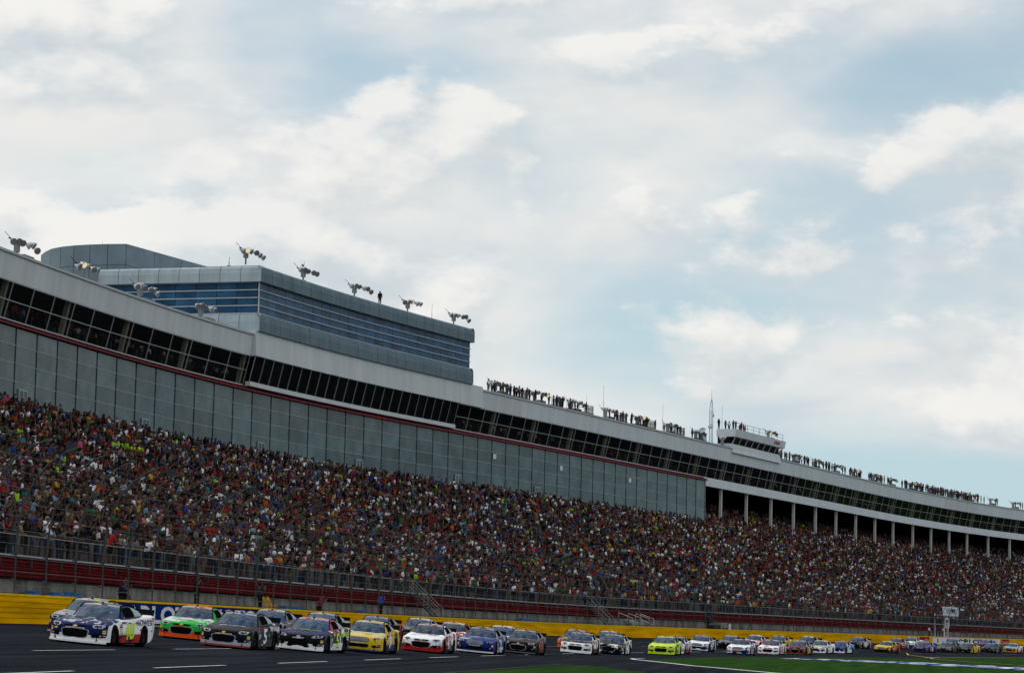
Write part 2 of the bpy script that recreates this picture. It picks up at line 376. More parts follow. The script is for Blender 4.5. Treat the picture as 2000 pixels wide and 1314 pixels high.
def in_fence(o): o.parent = fence; o.matrix_parent_inverse = FI; return o
pp = [(.0, 0.0), (.0, 1.2), (.0, 2.6), (-.05, 3.6), (-.25, 4.5), (-.62, 5.3), (-1.15, 5.95), (-1.8, 6.38), (-2.3, 6.58)]
pm = MB().tube([(0, a, b) for a, b in pp], [.042] * 3 + [.038] * 6, 6)
for h in (.6, 1.6, 2.5): pm.box((0, .07, h + .9), (.16, .14, .12))
pme = pm.mesh('fence_post', m_post, smooth=False)
for i in range(-8, 125):
    s = -20.2 + 4.0 * i
    o = link('fence_post', pme); o.matrix_world = frame(s, .30, .15); in_fence(o)
cab = MB()
for h in np.arange(1.45, 6.5, .52):
    nn = float(np.interp(h - .15, [b for a, b in pp], [a for a, b in pp])) + .3
    ss = np.arange(-56, 482, 4.0) + 3.8
    cab.tube([V(s, nn - .02, h) for s in ss], .011, 4)
in_fence(cab.build('fence_cable', m_wire, kind='stuff'))
wm = MB()                                                      # the woven wire, as thin strands
for s in np.arange(-52, 330, .22):
    q = [V(s, a + .3, b + .15) for a, b in pp[1:]]
    d = V(s + .0045, .3, 0) - V(s, .3, 0)
    wm.add([x for p in q for x in (p, p + d)], [(2 * i, 2 * i + 1, 2 * i + 3, 2 * i + 2) for i in range(len(q) - 1)])
for h in np.arange(1.25, 6.6, .22):
    nn = float(np.interp(h - .15, [b for a, b in pp], [a for a, b in pp])) + .3
    wm.strip(-52, 330, [(nn, h), (nn, h + .0045)], 6.0)
in_fence(wm.build('fence_mesh', m_wire, kind='stuff'))
# ------------------------------------------------------------------ grandstand
def adopt(o, parent):
    o.parent = parent; o.matrix_parent_inverse = parent.matrix_world.inverted(); return o
m_red = mat('red bench boards', (.092, .006, .008), .7, var=.25, vscale=1.2)
m_alu = mat('aluminium tread', (.13, .133, .137), .6, metal=.1, var=.25, vscale=1.5)
m_rail = mat('grey rail', (.19, .195, .20), .5, metal=.2)
m_dark = mat('dark steel', (.025, .027, .03), .6, metal=.3)
m_fasc = mat('off white metal fascia', (.52, .545, .56), .55, var=.07, vscale=.5, stretch=(1, 1, .12))
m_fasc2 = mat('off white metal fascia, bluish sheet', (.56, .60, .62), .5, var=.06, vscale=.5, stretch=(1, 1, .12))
m_cap = mat('grey roof edge', (.42, .44, .45), .5, var=.05)
m_awn = mat('faded red awning', (.15, .04, .048), .6, var=.2, vscale=2.5)
m_awn2 = mat('bright red awning', (.25, .025, .03), .55)
m_mull = mat('silver mullion', (.34, .36, .37), .4, metal=.5)
m_mulld = mat('dark mullion', (.03, .033, .036), .5)
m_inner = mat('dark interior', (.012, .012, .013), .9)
m_innerc = mat('interior column', (.5, .48, .44), .8)
m_cream = mat('cream column paint', (.50, .49, .46), .6, var=.06)
def glass(name, tint, refl_rough, trans, base, sp_=.5):
    m = bpy.data.materials.new(name); m.use_nodes = True; t = m.node_tree; b = t.nodes['Principled BSDF']
    b.inputs['Base Color'].default_value = (*base, 1); b.inputs['Roughness'].default_value = refl_rough; b.inputs['IOR'].default_value = 1.45; b.inputs['Specular IOR Level'].default_value = sp_
    oi = t.nodes.new('ShaderNodeObjectInfo'); mr = t.nodes.new('ShaderNodeMapRange'); mr.inputs['To Min'].default_value = .72; mr.inputs['To Max'].default_value = 1.25; t.links.new(oi.outputs['Random'], mr.inputs['Value'])
    mx = t.nodes.new('ShaderNodeMix'); mx.data_type = 'RGBA'; mx.blend_type = 'MULTIPLY'; mx.inputs[0].default_value = 1; mx.inputs[6].default_value = (*base, 1); gp = t.nodes.new('ShaderNodeNewGeometry'); nz = t.nodes.new('ShaderNodeTexNoise'); nz.inputs['Scale'].default_value = .45; nz.inputs['Detail'].default_value = 5; t.links.new(gp.outputs['Position'], nz.inputs['Vector'])
    nr = t.nodes.new('ShaderNodeMapRange'); nr.inputs['From Min'].default_value = .35; nr.inputs['From Max'].default_value = .65; nr.inputs['To Min'].default_value = .72; nr.inputs['To Max'].default_value = 1.3; t.links.new(nz.outputs['Fac'], nr.inputs['Value'])
    mm = t.nodes.new('ShaderNodeMath'); mm.operation = 'MULTIPLY'; t.links.new(mr.outputs[0], mm.inputs[0]); t.links.new(nr.outputs[0], mm.inputs[1]); t.links.new(mm.outputs[0], mx.inputs[7]); t.links.new(mx.outputs[2], b.inputs['Base Color'])
    tr = t.nodes.new('ShaderNodeBsdfTransparent'); tr.inputs[0].default_value = (*tint, 1)
    ms = t.nodes.new('ShaderNodeMixShader'); ms.inputs[0].default_value = trans
    o = t.nodes['Material Output']; t.links.new(b.outputs[0], ms.inputs[1]); t.links.new(tr.outputs[0], ms.inputs[2]); t.links.new(ms.outputs[0], o.inputs[0])
    return m
m_transom = mat('thin grey transom', (.36, .38, .39), .5)
m_gcurt = glass('grey green curtain glass', (.5, .6, .6), .10, .30, (.084, .130, .140), .20)
m_gsuite = glass('dark suite glass', (.88, .88, .86), .03, .80, (.012, .013, .014), .3)
m_gtow = glass('blue tower glass', (.3, .4, .5), .12, .06, (.028, .085, .165), .05)

G0, G1 = -70, 560
RN0, RH0, PIT, RISE, NROW = 7.35, 3.1, 1.45, .603, 24          # first row, pitch and rise of the rows
gs = empty('grandstand', frame(60, 7, -Z0), 'huge curved grandstand with suites and glass front facing the track', 'grandstand')
def G(mb, name, m, par=None, **kw): return adopt(mb.build(name, m, None, **kw), par or gs)
# walkway behind the wall, concrete plinth, red boards
G(MB().strip(G0, G1, [(.57, .85), (6.95, .85)], 4), 'walkway', m_conc2)
G(MB().strip(G0, G1, [(7.0, .80), (7.0, 1.40), (6.93, 1.40), (6.93, 1.46), (7.0, 1.46), (7.0, 2.02), (7.3, 2.02)][::-1], 4), 'plinth', m_conc)
rb = MB()
for k in range(6):
    h = 2.10 + k * .165; rb.strip(G0, G1, [(6.86, h + .02), (6.72, h + .02), (6.72, h + .145), (6.86, h + .145)], 4)
G(rb, 'red_boards', m_red, kind='stuff')
G(MB().strip(G0, G1, [(6.97, 2.0), (6.95, 3.05)], 4), 'board_backing', m_inner)
G(MB().strip(G0, G1, [(6.66, 3.04), (6.66, 3.10), (7.9, 3.10)], 4), 'front_deck', m_alu)
# stepped rows
st = []
for r in range(NROW + 7):
    n = RN0 + r * PIT; h = RH0 + r * RISE; st += [(n, h), (n + PIT, h)]
deck = MB().strip(G0, 291, st[:2 * NROW], 6); deck.strip(291, G1, st, 6)
G(deck, 'seating_steps', m_alu)
bench = MB()
for r in range(0, NROW):
    n = RN0 + r * PIT + .62; h = RH0 + r * RISE + .42
    bench.strip(G0, G1, [(n - .14, h - .04), (n - .14, h), (n + .12, h)], 6)
G(bench, 'benches', m_alu, kind='stuff')
# front railing
rl = G(MB().strip(G0, G1, [(6.70, 4.03), (6.70, 4.08), (6.76, 4.08), (6.76, 4.03)], 4, closed=True), 'front_railing', m_rail)
G(MB().strip(G0, G1, [(6.64, 3.06), (6.64, 3.13), (6.68, 3.13)], 4), 'toe_board', m_mull, rl)
pme = MB().box((0, 0, .52), (.07, .05, 1.1)).box((0, -.05, -.25), (.28, .06, .42)).mesh('rail_post', m_dark)
for i in range(-14, 160):
    s = 2.28 * i; 
    if s > 420: break
    o = link('rail_post', pme); o.matrix_world = frame(s, 6.74, 3.05); adopt(o, rl)
pk = MB()
for s in np.arange(-20, 400, .19):
    M = frame(s, 6.73, 0); pk.add([M @ Vector((a, 0, b)) for a, b in ((-.008, 3.12), (.008, 3.12), (.008, 4.03), (-.008, 4.03))], [(0, 1, 2, 3)])
G(pk, 'pickets', m_dark, rl, kind='stuff')

# glass curtain wall: five bands of panes between thin mullions
GN, GT, GE = 42.30, 24.62, 289.4
S_G = [GE - 4.46 * i for i in range(56)][::-1]
rows = [GT - 1.5 * i for i in range(6)]
def smat(s, n, h, wd, ht, lean=0.0):
    """matrix of a unit plate in local XZ facing the track"""
    return frame(s, n, h) @ Matrix.Rotation(lean, 4, 'X') @ Matrix.Diagonal((wd, 1, ht, 1))
def chord(s0, s1, n): return (V(s1, n, 0) - V(s0, n, 0)).length
plate = MB().box((0, 0, 0), (1, .03, 1)).mesh('pane', m_gcurt)
gw = G(MB().strip(S_G[0], GE, [(GN + .3, GT + .05), (GN + .3, GT - .02)], 4), 'glass_wall', m_mull)
doors = {s_at(x, GN, 19): 1 for x in (42, 282, 508, 700, 893, 1048)}
dcol = {min(range(len(S_G) - 1), key=lambda i: abs((S_G[i] + S_G[i + 1]) / 2 - d)) for d in doors}
for i in range(len(S_G) - 1):
    a, b = S_G[i], S_G[i + 1]
    for j in range(5):
        o = link('pane', plate); o.matrix_world = smat((a + b) / 2, GN, (rows[j] + rows[j + 1]) / 2, chord(a, b, GN) - .05, 1.44); adopt(o, gw)
vm = MB().box((0, 0, 0), (.03, .1, 1)).mesh('mullion', mat('grey mullion', (.05, .056, .06), .5))
for s in S_G:
    o = link('mullion', vm); o.matrix_world = frame(s, GN - .03, (rows[0] + rows[-1]) / 2) @ Matrix.Diagonal((1, 1, 7.5, 1)); adopt(o, gw)
for h in rows[1:-1]:
    G(MB().strip(S_G[0], GE, [(GN - .05, h - .024), (GN - .05, h + .024)][::-1], 4), 'transom', m_transom, gw)
dfr = MB()
for x, y in ((-.85, 0), (0, 0), (.85, 0)): dfr.box((x, 0, 0), (.10, .12, 2.3))
dfr.box((0, 0, 1.15), (1.8, .12, .1)); dfr = dfr.mesh('door_frame', m_mull)
dpl = MB().box((-.43, 0, 0), (.74, .03, 2.2)).box((.43, 0, 0), (.74, .03, 2.2)).mesh('door_glass', m_gcurt)
for d in doors:
    o = link('door', dfr); o.matrix_world = frame(d, GN - .1, 18.35); adopt(o, gw)
    q = link('door_glass', dpl); q.parent = o
G(MB().box((0, 0, 0), (.16, .5, 8.0), frame(GE + .1, GN + .2, 20.8)), 'end_post', m_mull, gw)
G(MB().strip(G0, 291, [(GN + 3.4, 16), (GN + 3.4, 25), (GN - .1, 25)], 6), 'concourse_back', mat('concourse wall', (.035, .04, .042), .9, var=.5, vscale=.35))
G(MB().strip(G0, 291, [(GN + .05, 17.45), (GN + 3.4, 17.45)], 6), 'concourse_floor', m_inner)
for x in (965, 1095, 1229):                                    # small notices stuck on the glass
    s = s_at(x, GN, 22.5); G(MB().box((0, 0, 0), (1.0, .02, .62), frame(s, GN - .09, 22.6)), 'notice', m_white, gw)
# red awning in short lengths
aw = G(MB().strip(S_G[0], GE + .5, [(42.9, 25.24), (42.0, 24.68)], 4), 'awning', m_awn)
am = []
for m in (m_awn, m_awn2):
    q = MB(); q.add([(-.735, .42, .28), (.735, .42, .28), (.735, -.46, -.22), (-.735, -.46, -.22), (.735, -.46, -.31), (-.735, -.46, -.31), (-.735, .42, .2), (.735, .42, .2)], [(0, 3, 2, 1), (3, 5, 4, 2), (5, 6, 7, 4)]); am.append(q.mesh('awning_panel', m))
for i in range(166):
    s = GE - .3 - 1.5 * i; o = link('awning_panel', am[1 if i in (40, 77, 78, 101) else 0]); o.matrix_world = frame(s, 42.42, 24.95); adopt(o, aw)

# suites: slanted windows between sill and fascia
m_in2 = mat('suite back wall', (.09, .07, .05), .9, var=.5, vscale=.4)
def lean_pt(s, k): return V(s, 43.15 - .75 * k, 25.33 + 3.07 * k)
su = G(MB().strip(G0, 291, [(43.3, 25.22), (43.05, 25.22), (43.05, 25.33), (43.3, 25.33)], 4), 'suite_windows', m_mull)
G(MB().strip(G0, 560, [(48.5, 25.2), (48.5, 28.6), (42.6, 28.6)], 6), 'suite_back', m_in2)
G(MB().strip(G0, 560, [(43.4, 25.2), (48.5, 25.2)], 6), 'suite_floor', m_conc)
sp = MB().box((0, 0, .5), (1, .02, 1)).mesh('pane', m_gsuite)
LEAN = math.atan2(.75, 3.07); LL = math.hypot(.75, 3.07)
bar = MB().box((0, 0, .5), (.085, .1, 1)).mesh('mullion', m_mull)
icol = MB().box((0, 0, .5), (.42, .42, 1)).mesh('suite_column', m_innerc)
def lean_frame(s, k=0.0):
    return Matrix.Translation(lean_pt(s, k)) @ Matrix.Rotation(rotz(s), 4, 'Z') @ Matrix.Rotation(LEAN, 4, 'X')
def suite_run(slist, c0):
    for i in range(len(slist)):
        a = slist[i]; o = link('mullion', bar); o.matrix_world = lean_frame(a) @ Matrix.Diagonal((1, 1, LL, 1)); adopt(o, su)
        if (i + c0) % 3 == 0:
            o = link('suite_column', icol); o.matrix_world = Matrix.Translation(V(a - .45, 43.55, 25.2)) @ Matrix.Rotation(rotz(a), 4, 'Z') @ Matrix.Rotation(LEAN * .9, 4, 'X') @ Matrix.Diagonal((1, 1, 3.5, 1)); adopt(o, su)
        if i + 1 < len(slist):
            b = slist[i + 1]; wd = (lean_pt(b, .5) - lean_pt(a, .5)).length - .06
            for k in (0, .5):
                o = link('pane', sp); o.matrix_world = lean_frame((a + b) / 2, k + .008) @ Matrix.Diagonal((wd, 1, LL * .485, 1)); adopt(o, su)
SA = [141.6 - 4.47 * i for i in range(16)][::-1]
SB = [193.6 + 4.47 * i for i in range(70)]
suite_run(SA, 0); suite_run(SB, 0)
for a, b in ((SA[0], SA[-1]), (SB[0], SB[-1])):
    for k in (.5, .985):
        G(MB().strip(a, b, [(43.1 - .75 * k, 25.33 + 3.07 * k - .03), (43.1 - .75 * k - .01, 25.33 + 3.07 * k + .04)][::-1], 4), 'transom', m_mull, su)
    G(MB().strip(a, b, [(43.05, 25.26), (43.05, 25.38)][::-1], 4), 'sill', m_cap, su)
# the middle bay with tall single panes
BAY = [141.9 + (193.2 - 141.9) * i / 23 for i in range(24)]
bw = MB().box((0, 0, .5), (1, .02, 1)).mesh('bay_pane', glass('black bay glass', (.4, .45, .42), .03, .55, (.008, .009, .009)))
def bay_frame(s): return Matrix.Translation(V(s, 42.55, 25.75)) @ Matrix.Rotation(rotz(s), 4, 'Z') @ Matrix.Rotation(LEAN, 4, 'X')
for i, a in enumerate(BAY):
    o = link('mullion', bar); o.matrix_world = bay_frame(a) @ Matrix.Diagonal((.7, 1, 2.75, 1)); adopt(o, su)
    if i < 23:
        o = link('pane', bw); o.matrix_world = bay_frame((a + BAY[i + 1]) / 2) @ Matrix.Diagonal((2.16, 1, 2.73, 1)); adopt(o, su)
for x in (590, 692, 794):
    s = s_at(x, 42.6, 27); q = MB().box((0, .25, 1.3), (.32, .1, 1.9), bay_frame(s)); G(q, 'pale_strip', mat('pale green strip', (.22, .36, .32), .6), su)
G(MB().strip(141.7, 193.4, [(42.9, 25.25), (42.35, 25.25), (42.35, 25.72), (42.9, 25.72)], 4, caps=True), 'bay_sill', m_fasc, su)
G(MB().strip(141.7, 193.4, [(42.9, 28.42), (41.75, 28.42)], 4), 'bay_soffit', m_inner, su)
# fascias
def fascia(name, s0, s1, m, h0=28.42, h1=30.62, n0=42.35, n1=42.15):
    return G(MB().strip(s0, s1, [(n0 + .3, h0), (n0, h0), (n1, h1)][::-1], 4), name, m)
fascia('fascia', G0, 141.7, m_fasc); G(MB().strip(141.72, 200.5, [(42.6, 28.38), (41.8, 28.38), (41.9, 31.05), (43.5, 31.05), (43.5, 28.6)][::-1], 4, caps=True), 'fascia', m_fasc); fascia('fascia', 200.5, 214, m_fasc, 28.42)
fascia('fascia', 214.02, 440.8, m_fasc2); fascia('fascia', 440.82, 462, m_fasc); fascia('fascia', 462.02, G1, m_fasc2)  # light's change with the panel angle is put into the fascia colour
for a, b in ((G0, 141.7), (200.5, G1)):
    G(MB().strip(a, b, [(42.10, 30.55), (42.02, 30.6), (42.02, 30.8), (42.5, 30.86), (60, 30.4)][::-1], 4), 'roof', m_cap)
G(MB().strip(141.7, 200.5, [(42.3, 30.7), (60, 30.5)][::-1], 4), 'roof', m_cap)
fj = MB()
for s_ in np.arange(-30, 520, 1.52):                            # standing seams of the fascia sheets
    n0, n1, h0, h1 = (41.8, 41.9, 28.38, 31.05) if 141.72 < s_ < 200.5 else (42.35, 42.15, 28.42, 30.55)
    M = frame(s_, 0, 0); fj.add([M @ Vector((a, n - .006, h)) for a, n, h in ((-.012, n0, h0), (.012, n0, h0), (.012, n1, h1), (-.012, n1, h1))], [(0, 1, 2, 3)])
G(fj, 'fascia_seams', mat('seam grey', (.30, .32, .33), .6), kind='stuff')
# lower fascia, open upper deck and its white columns at the far end
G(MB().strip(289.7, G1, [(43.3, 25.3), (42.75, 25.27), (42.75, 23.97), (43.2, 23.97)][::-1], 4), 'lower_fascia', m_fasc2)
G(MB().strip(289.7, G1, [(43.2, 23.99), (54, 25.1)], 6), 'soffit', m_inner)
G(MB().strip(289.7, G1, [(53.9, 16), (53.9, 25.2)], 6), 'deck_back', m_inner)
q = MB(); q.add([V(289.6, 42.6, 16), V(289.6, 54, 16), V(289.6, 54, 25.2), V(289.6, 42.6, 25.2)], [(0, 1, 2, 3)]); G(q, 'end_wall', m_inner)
cme = MB().box((0, 0, .5), (.42, .42, 1)).box((0, 0, .985), (.62, .62, .03)).mesh('column', m_cream)
for x in (1408, 1458, 1506, 1550, 1593, 1633, 1671.5, 1709, 1744.5, 1783, 1818.5, 1854, 1889, 1930, 1972, 2013):
    s = s_at(x, 43.3, 22); o = link('column', cme); o.matrix_world = frame(s, 43.35, 17.6) @ Matrix.Diagonal((1, 1, 6.4, 1)); adopt(o, gs)
# stair aisle rails in the rows
hr = MB().tube([(0, 0, 0), (0, 0, .95), (0, 3.2, 2.3), (0, 3.2, 1.33)], .03, 5).tube([(0, 0, .5), (0, 3.2, 1.83)], .025, 5).mesh('aisle_rail', m_rail)
for i in range(-2, 14):
    s = 97.5 + 29.5 * (i - 3)
    for r in (1, 8, 14):
        for e in (-.65, .65):
            o = link('aisle_rail', hr); o.matrix_world = frame(s + e, RN0 + r * PIT, RH0 + r * RISE); adopt(o, gs)
AISLES = [97.5 + 29.5 * (i - 3) for i in range(-3, 20)]

# ------------------------------------------------------------------ the glazed tower on the roof
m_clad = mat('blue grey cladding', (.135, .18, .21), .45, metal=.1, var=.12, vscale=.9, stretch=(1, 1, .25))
m_clad2 = mat('blue grey cladding, end wall', (.35, .41, .44), .45, metal=.1, var=.12, vscale=.9, stretch=(1, 1, .25))  # same cladding, paler: the brighter light on the near end is put into the colour
T0, T1, TN, TD = 142.4, 196.7, 42.0, 19.0
tw = empty('press_box', frame(T0, TN, 30.6), 'glazed blue-grey press box building standing on the grandstand roof', 'building')
def T(mb, name, m, par=None, **kw): return adopt(mb.build(name, m, None, **kw), par or tw)
c00, c10 = P(T0, TN, 0)[:2], P(T1, TN, 0)[:2]
body = MB().strip(T0 + .3, T1 - .4, [(TN + .35, 30.9), (TN + .35, 37.4), (TN + TD - .3, 37.4), (TN + TD - .3, 30.9)], 3, caps=True)
T(body, 'wall', m_mulld)
def shell(h0, h1, h2, name, m1, m2, out):
    """rounded cladding band round the tower in separate panels: long side and near end"""
    prof = [(0, 0), (0, .55), (.10, .85), (.42, 1.0)]
    def sect(H): return [(a * 1.0, h0 + (h1 - h0) * b) for a, b in prof]
    k = 23
    for i in range(k):
        a, b = T0 + (T1 - T0) * i / k + (0 if i else -out), T0 + (T1 - T0) * (i + 1) / k - .05 + (out if i == k - 1 else 0)
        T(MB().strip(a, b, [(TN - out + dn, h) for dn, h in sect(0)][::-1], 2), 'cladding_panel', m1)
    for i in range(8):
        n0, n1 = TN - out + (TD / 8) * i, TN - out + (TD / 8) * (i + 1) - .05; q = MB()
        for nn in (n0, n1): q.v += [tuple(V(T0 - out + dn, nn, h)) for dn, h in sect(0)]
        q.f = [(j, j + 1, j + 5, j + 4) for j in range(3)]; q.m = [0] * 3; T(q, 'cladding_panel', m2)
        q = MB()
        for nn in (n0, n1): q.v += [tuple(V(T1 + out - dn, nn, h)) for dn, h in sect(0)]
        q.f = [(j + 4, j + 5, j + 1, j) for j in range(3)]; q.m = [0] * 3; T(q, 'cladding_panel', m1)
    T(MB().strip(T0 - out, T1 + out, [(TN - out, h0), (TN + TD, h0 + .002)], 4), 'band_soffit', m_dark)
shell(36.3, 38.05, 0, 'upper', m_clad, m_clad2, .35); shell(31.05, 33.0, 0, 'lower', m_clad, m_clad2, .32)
T(MB().strip(T0, T1, [(TN + .07, 38.04), (TN + TD, 38.04)][::-1], 4), 'roof', m_cap)
wp = MB().box((0, 0, 0), (1, .03, 1)).mesh('pane', m_gtow)
wr = [33.0 + 3.3 * i / 4 for i in range(5)]; NP_ = 25
for i in range(NP_):
    a, b = T0 + (T1 - T0) * i / NP_, T0 + (T1 - T0) * (i + 1) / NP_
    for j in range(4):
        o = link('pane', wp); o.matrix_world = smat((a + b) / 2, TN + .12, (wr[j] + wr[j + 1]) / 2, chord(a, b, TN) - .07, .80); adopt(o, tw)
for i in range(8):
    for j in range(4):
        n = TN + .2 + TD / 8 * (i + .5); o = link('pane', wp)
        o.matrix_world = Matrix.Translation(V(T0 + .12, n, (wr[j] + wr[j + 1]) / 2)) @ Matrix.Rotation(rotz(T0) + PI / 2, 4, 'Z') @ Matrix.Diagonal((TD / 8 - .07, 1, .8, 1)); adopt(o, tw)
for h in wr:
    T(MB().strip(T0, T1, [(TN + .08, h - .05), (TN - .02, h - .05), (TN - .02, h + .05), (TN + .08, h + .05)][::-1], 3), 'transom', m_cap)
    q = MB(); q.add([V(T0 - .02, TN - .02, h - .05), V(T0 - .02, TN + TD, h - .05), V(T0 - .02, TN + TD, h + .05), V(T0 - .02, TN - .02, h + .05)], [(0, 1, 2, 3)]); T(q, 'transom', m_cap)
T(MB().box((0, 0, 34.65), (.12, .12, 3.4), frame(T0, TN, 0)), 'corner_post', m_cap)
# drum-ended block behind it
m_drum = mat('slate blue panels', (.20, .255, .30), .5, metal=.1, var=.1, vscale=.5)
dr = empty('round_ended_block', frame(170, 75, 20), 'taller slate-blue block with a rounded end behind the press box', 'building')
base = frame(169.5, 75, 0)
outl = [base @ Vector((x, y, 0)) for x, y in ((34, 0), (27.2, 0), (20.4, 0), (13.6, 0), (6.8, 0), (0, 0), (-.45, 2.3), (-.6, 4.7), (-.4, 7.1), (.3, 9.4), (1.6, 11.6), (3.5, 13.6), (6.0, 15.8), (9.5, 17.6), (14, 18.4))]
cen = base @ Vector((14, 8, 0))
hs = [30.0, 37.9, 40.6, 43.3, 45.9]
for i in range(len(outl) - 1):
    a, b = outl[i], outl[i + 1]; d = (b - a).normalized() * .035; nv = Vector((d.y, -d.x, 0)).normalized()
    for j in range(4):
        z0, z1 = hs[j] + Z0 + .03, hs[j + 1] + Z0 - .02
        q = MB(); q.add([Vector((p.x, p.y, z)) for p, z in ((a + d, z0), (b - d, z0), (b - d, z1), (a + d, z1))], [(0, 1, 2, 3)]); adopt(q.build('cladding_panel', m_drum), dr)
q = MB(); inn = [p + (cen - p).normalized() * .06 if i > 4 else p + (base.to_3x3() @ Vector((0, .06, 0))) for i, p in enumerate(outl)]
q.v = [(p.x, p.y, z + Z0) for z in (30, 45.85) for p in inn]; L_ = len(inn)
q.f = [(i, i + 1, i + 1 + L_, i + L_) for i in range(L_ - 1)] + [tuple(range(L_, 2 * L_))]; q.m = [0] * len(q.f); adopt(q.build('core', m_mulld), dr)

# ------------------------------------------------------------------ radio booth on the far roof
B0, B1, BN = 302.0, 328.5, 42.0
bo = empty('broadcast_booth', frame(B0, BN, 30.6), 'pale broadcast booth with dark slanted windows on the far roof', 'building')
def B(mb, name, m): return adopt(mb.build(name, m), bo)
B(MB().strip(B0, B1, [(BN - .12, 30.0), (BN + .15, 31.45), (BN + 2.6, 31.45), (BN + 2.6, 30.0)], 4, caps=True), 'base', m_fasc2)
B(MB().strip(B0 + .2, B1 - .2, [(BN + .5, 31.4), (BN + .3, 32.8), (BN + 2.6, 32.8), (BN + 2.6, 31.4)], 4, caps=True), 'inner_wall', m_inner)
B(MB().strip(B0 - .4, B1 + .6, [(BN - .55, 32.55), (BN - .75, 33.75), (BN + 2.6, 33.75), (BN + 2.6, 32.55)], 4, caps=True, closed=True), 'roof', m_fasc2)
for i in range(9):
    s = B0 + .25 + (B1 - B0 - .5) * i / 8; q = MB().tube([V(s, BN + .12, 31.42), V(s, BN - .45, 32.6)], .09, 4); B(q, 'mullion', m_cap)
    if i < 8:
        s2 = B0 + .25 + (B1 - B0 - .5) * (i + 1) / 8; q = MB(); q.add([V(s, BN + .2, 31.42), V(s2, BN + .2, 31.42), V(s2, BN - .38, 32.6), V(s, BN - .38, 32.6)], [(0, 1, 2, 3)]); B(q, 'pane', m_gsuite)
adopt(letters('lettering', 'PRN', lambda a, b: V(324.2 + a, BN - .70, 33.2 + b), 3.4, .6, mat('red letter paint', (.4, .02, .03), .5), None, shear=.25, bold=.03), bo)
# ------------------------------------------------------------------ floodlights, masts and roof gear
m_lamp = mat('spun aluminium reflector', (.36, .37, .38), .4, metal=.3, var=.3, vscale=4)
m_lamplit = mat('glowing lamp glass', (.8, .7, .45), .3, emit=(1.0, .78, .42, .55))
m_lens = mat('lamp lens', (.16, .165, .17), .25, spec=.3)
m_box = mat('grey cabinet', (.20, .21, .215), .5, var=.15)
hd_prof = [(.0, -.42), (.10, -.40), (.13, -.22), (.22, -.10), (.30, .06), (.33, .20), (.31, .23)]
me_head = MB().lathe(hd_prof, 12).mesh('lamp_head', m_lamp, smooth=True)
me_lens = MB().lathe([(.30, .20), (.0, .24)], 12).mesh('lens', m_lens)
me_lenslit = MB().lathe([(.30, .20), (.0, .24)], 12).mesh('lens', m_lamplit)
me_pole = MB().box((0, 0, .62), (.28, .28, 1.24)).box((0, -.05, 1.0), (.5, .38, .85)).mesh('pole', m_box)
me_polet = MB().tube([(0, 0, 0), (0, 0, 1.5)], .10, 8).box((0, 0, 1.15), (.5, .38, .9)).mesh('pole', m_box)
me_arm = MB().box((1.1, 0, 1.55), (5.6, .09, .09)).tube([(-2.6, 0, 1.95), (-1.3, 0, 1.58)], .03, 4).mesh('arm', m_dark)
me_cab = MB().box((3.2, .35, .35), (2.2, .5, .72)).box((.9, .3, .25), (.8, .4, .55)).mesh('cabinet', m_box)
def flood(s, n, h, label, group, lit=-1, tower=False, nh=6):
    f = empty('floodlight_cluster', frame(s, n, h), label, 'floodlight', group)
    link('pole', me_polet if tower else me_pole, f); link('arm', me_arm, f)
    if not tower: link('cabinet', me_cab, f)
    rs = random.Random(int(s * 10)); xs = [-1.5, -.35, .55, 2.0, 2.9, 3.8][:nh]
    for i, x in enumerate(xs):
        aim = Vector((rs.uniform(-.9, .5), -1, rs.uniform(-.75, -.4))).normalized()
        M = Matrix.Translation((x, -.28, 1.5 - .18 * (i in (0, 5)) + rs.uniform(-.08, .1))) @ aim.to_track_quat('Z', 'Y').to_matrix().to_4x4() @ Matrix.Diagonal((.95, .95, .95, 1))
        o = link('lamp_head', me_head, f, M); link('lens', me_lenslit if i == lit else me_lens, o)
    return f
g1 = 'floodlight clusters on the near grandstand roof'; g2 = 'floodlight clusters on the press box roof'; g3 = 'floodlight clusters along the far grandstand roof'
for i, x in enumerate((27, 155, 268, 387)):
    flood(s_at(x, 43.5, 31), 43.3, 30.7, f'floodlight cluster on the near roof edge, {ordinal(i + 1)} from the picture\'s left edge', g1, 1 if i == 1 else -1, nh=(6, 5, 6, 5)[i])
for i, x in enumerate((480, 592, 692, 796, 886)):
    flood(s_at(x, 43.2, 38.5), 43.2, 38.03, f'floodlight cluster on the press box roof, {ordinal(i + 1)} from the left', g2, {0: 1, 3: 2}.get(i, -1), True, nh=(6, 5, 6, 5, 6)[i])
k = 0
for i in range(22):
    s = 207.5 + 13.3 * i
    if 301 < s < 330: continue
    k += 1; flood(s, 43.3, 30.75, f'floodlight cluster on the far roof, {ordinal(k)} past the press box', g3, rng.integers(0, 6) if i % 3 == 1 else -1)
flood(326, 43.5, 33.75, 'floodlight cluster on top of the broadcast booth', g3, 2)
m_ant = mat('antenna metal', (.28, .29, .30), .45, metal=.5)
def antenna(x, n, h, ht, label, r=.035, extra=None):
    s = s_at(x, n, h); a = empty('antenna', frame(s, n, h), label, 'antenna')
    MB().tube([(0, 0, 0), (0, 0, ht * .55)], r, 5).build('mast', m_ant, a); MB().tube([(.0, 0, ht * .55), (.06, 0, ht)], r * .6, 4).build('whip', m_ant, a)
    MB().box((0, 0, .1), (.3, .3, .2)).build('foot', m_ant, a)
    if extra: extra(a)
def sensors(a):
    for z, x in ((2.9, -.35), (2.1, .4), (1.2, .3)): MB().tube([(0, 0, z), (x, 0, z)], .02, 4).box((x, 0, z), (.2, .2, .26)).build('sensor', m_box, a)
antenna(592, 46, 38, 3.4, 'tall thin weather mast behind the second press box floodlight', .05, sensors)
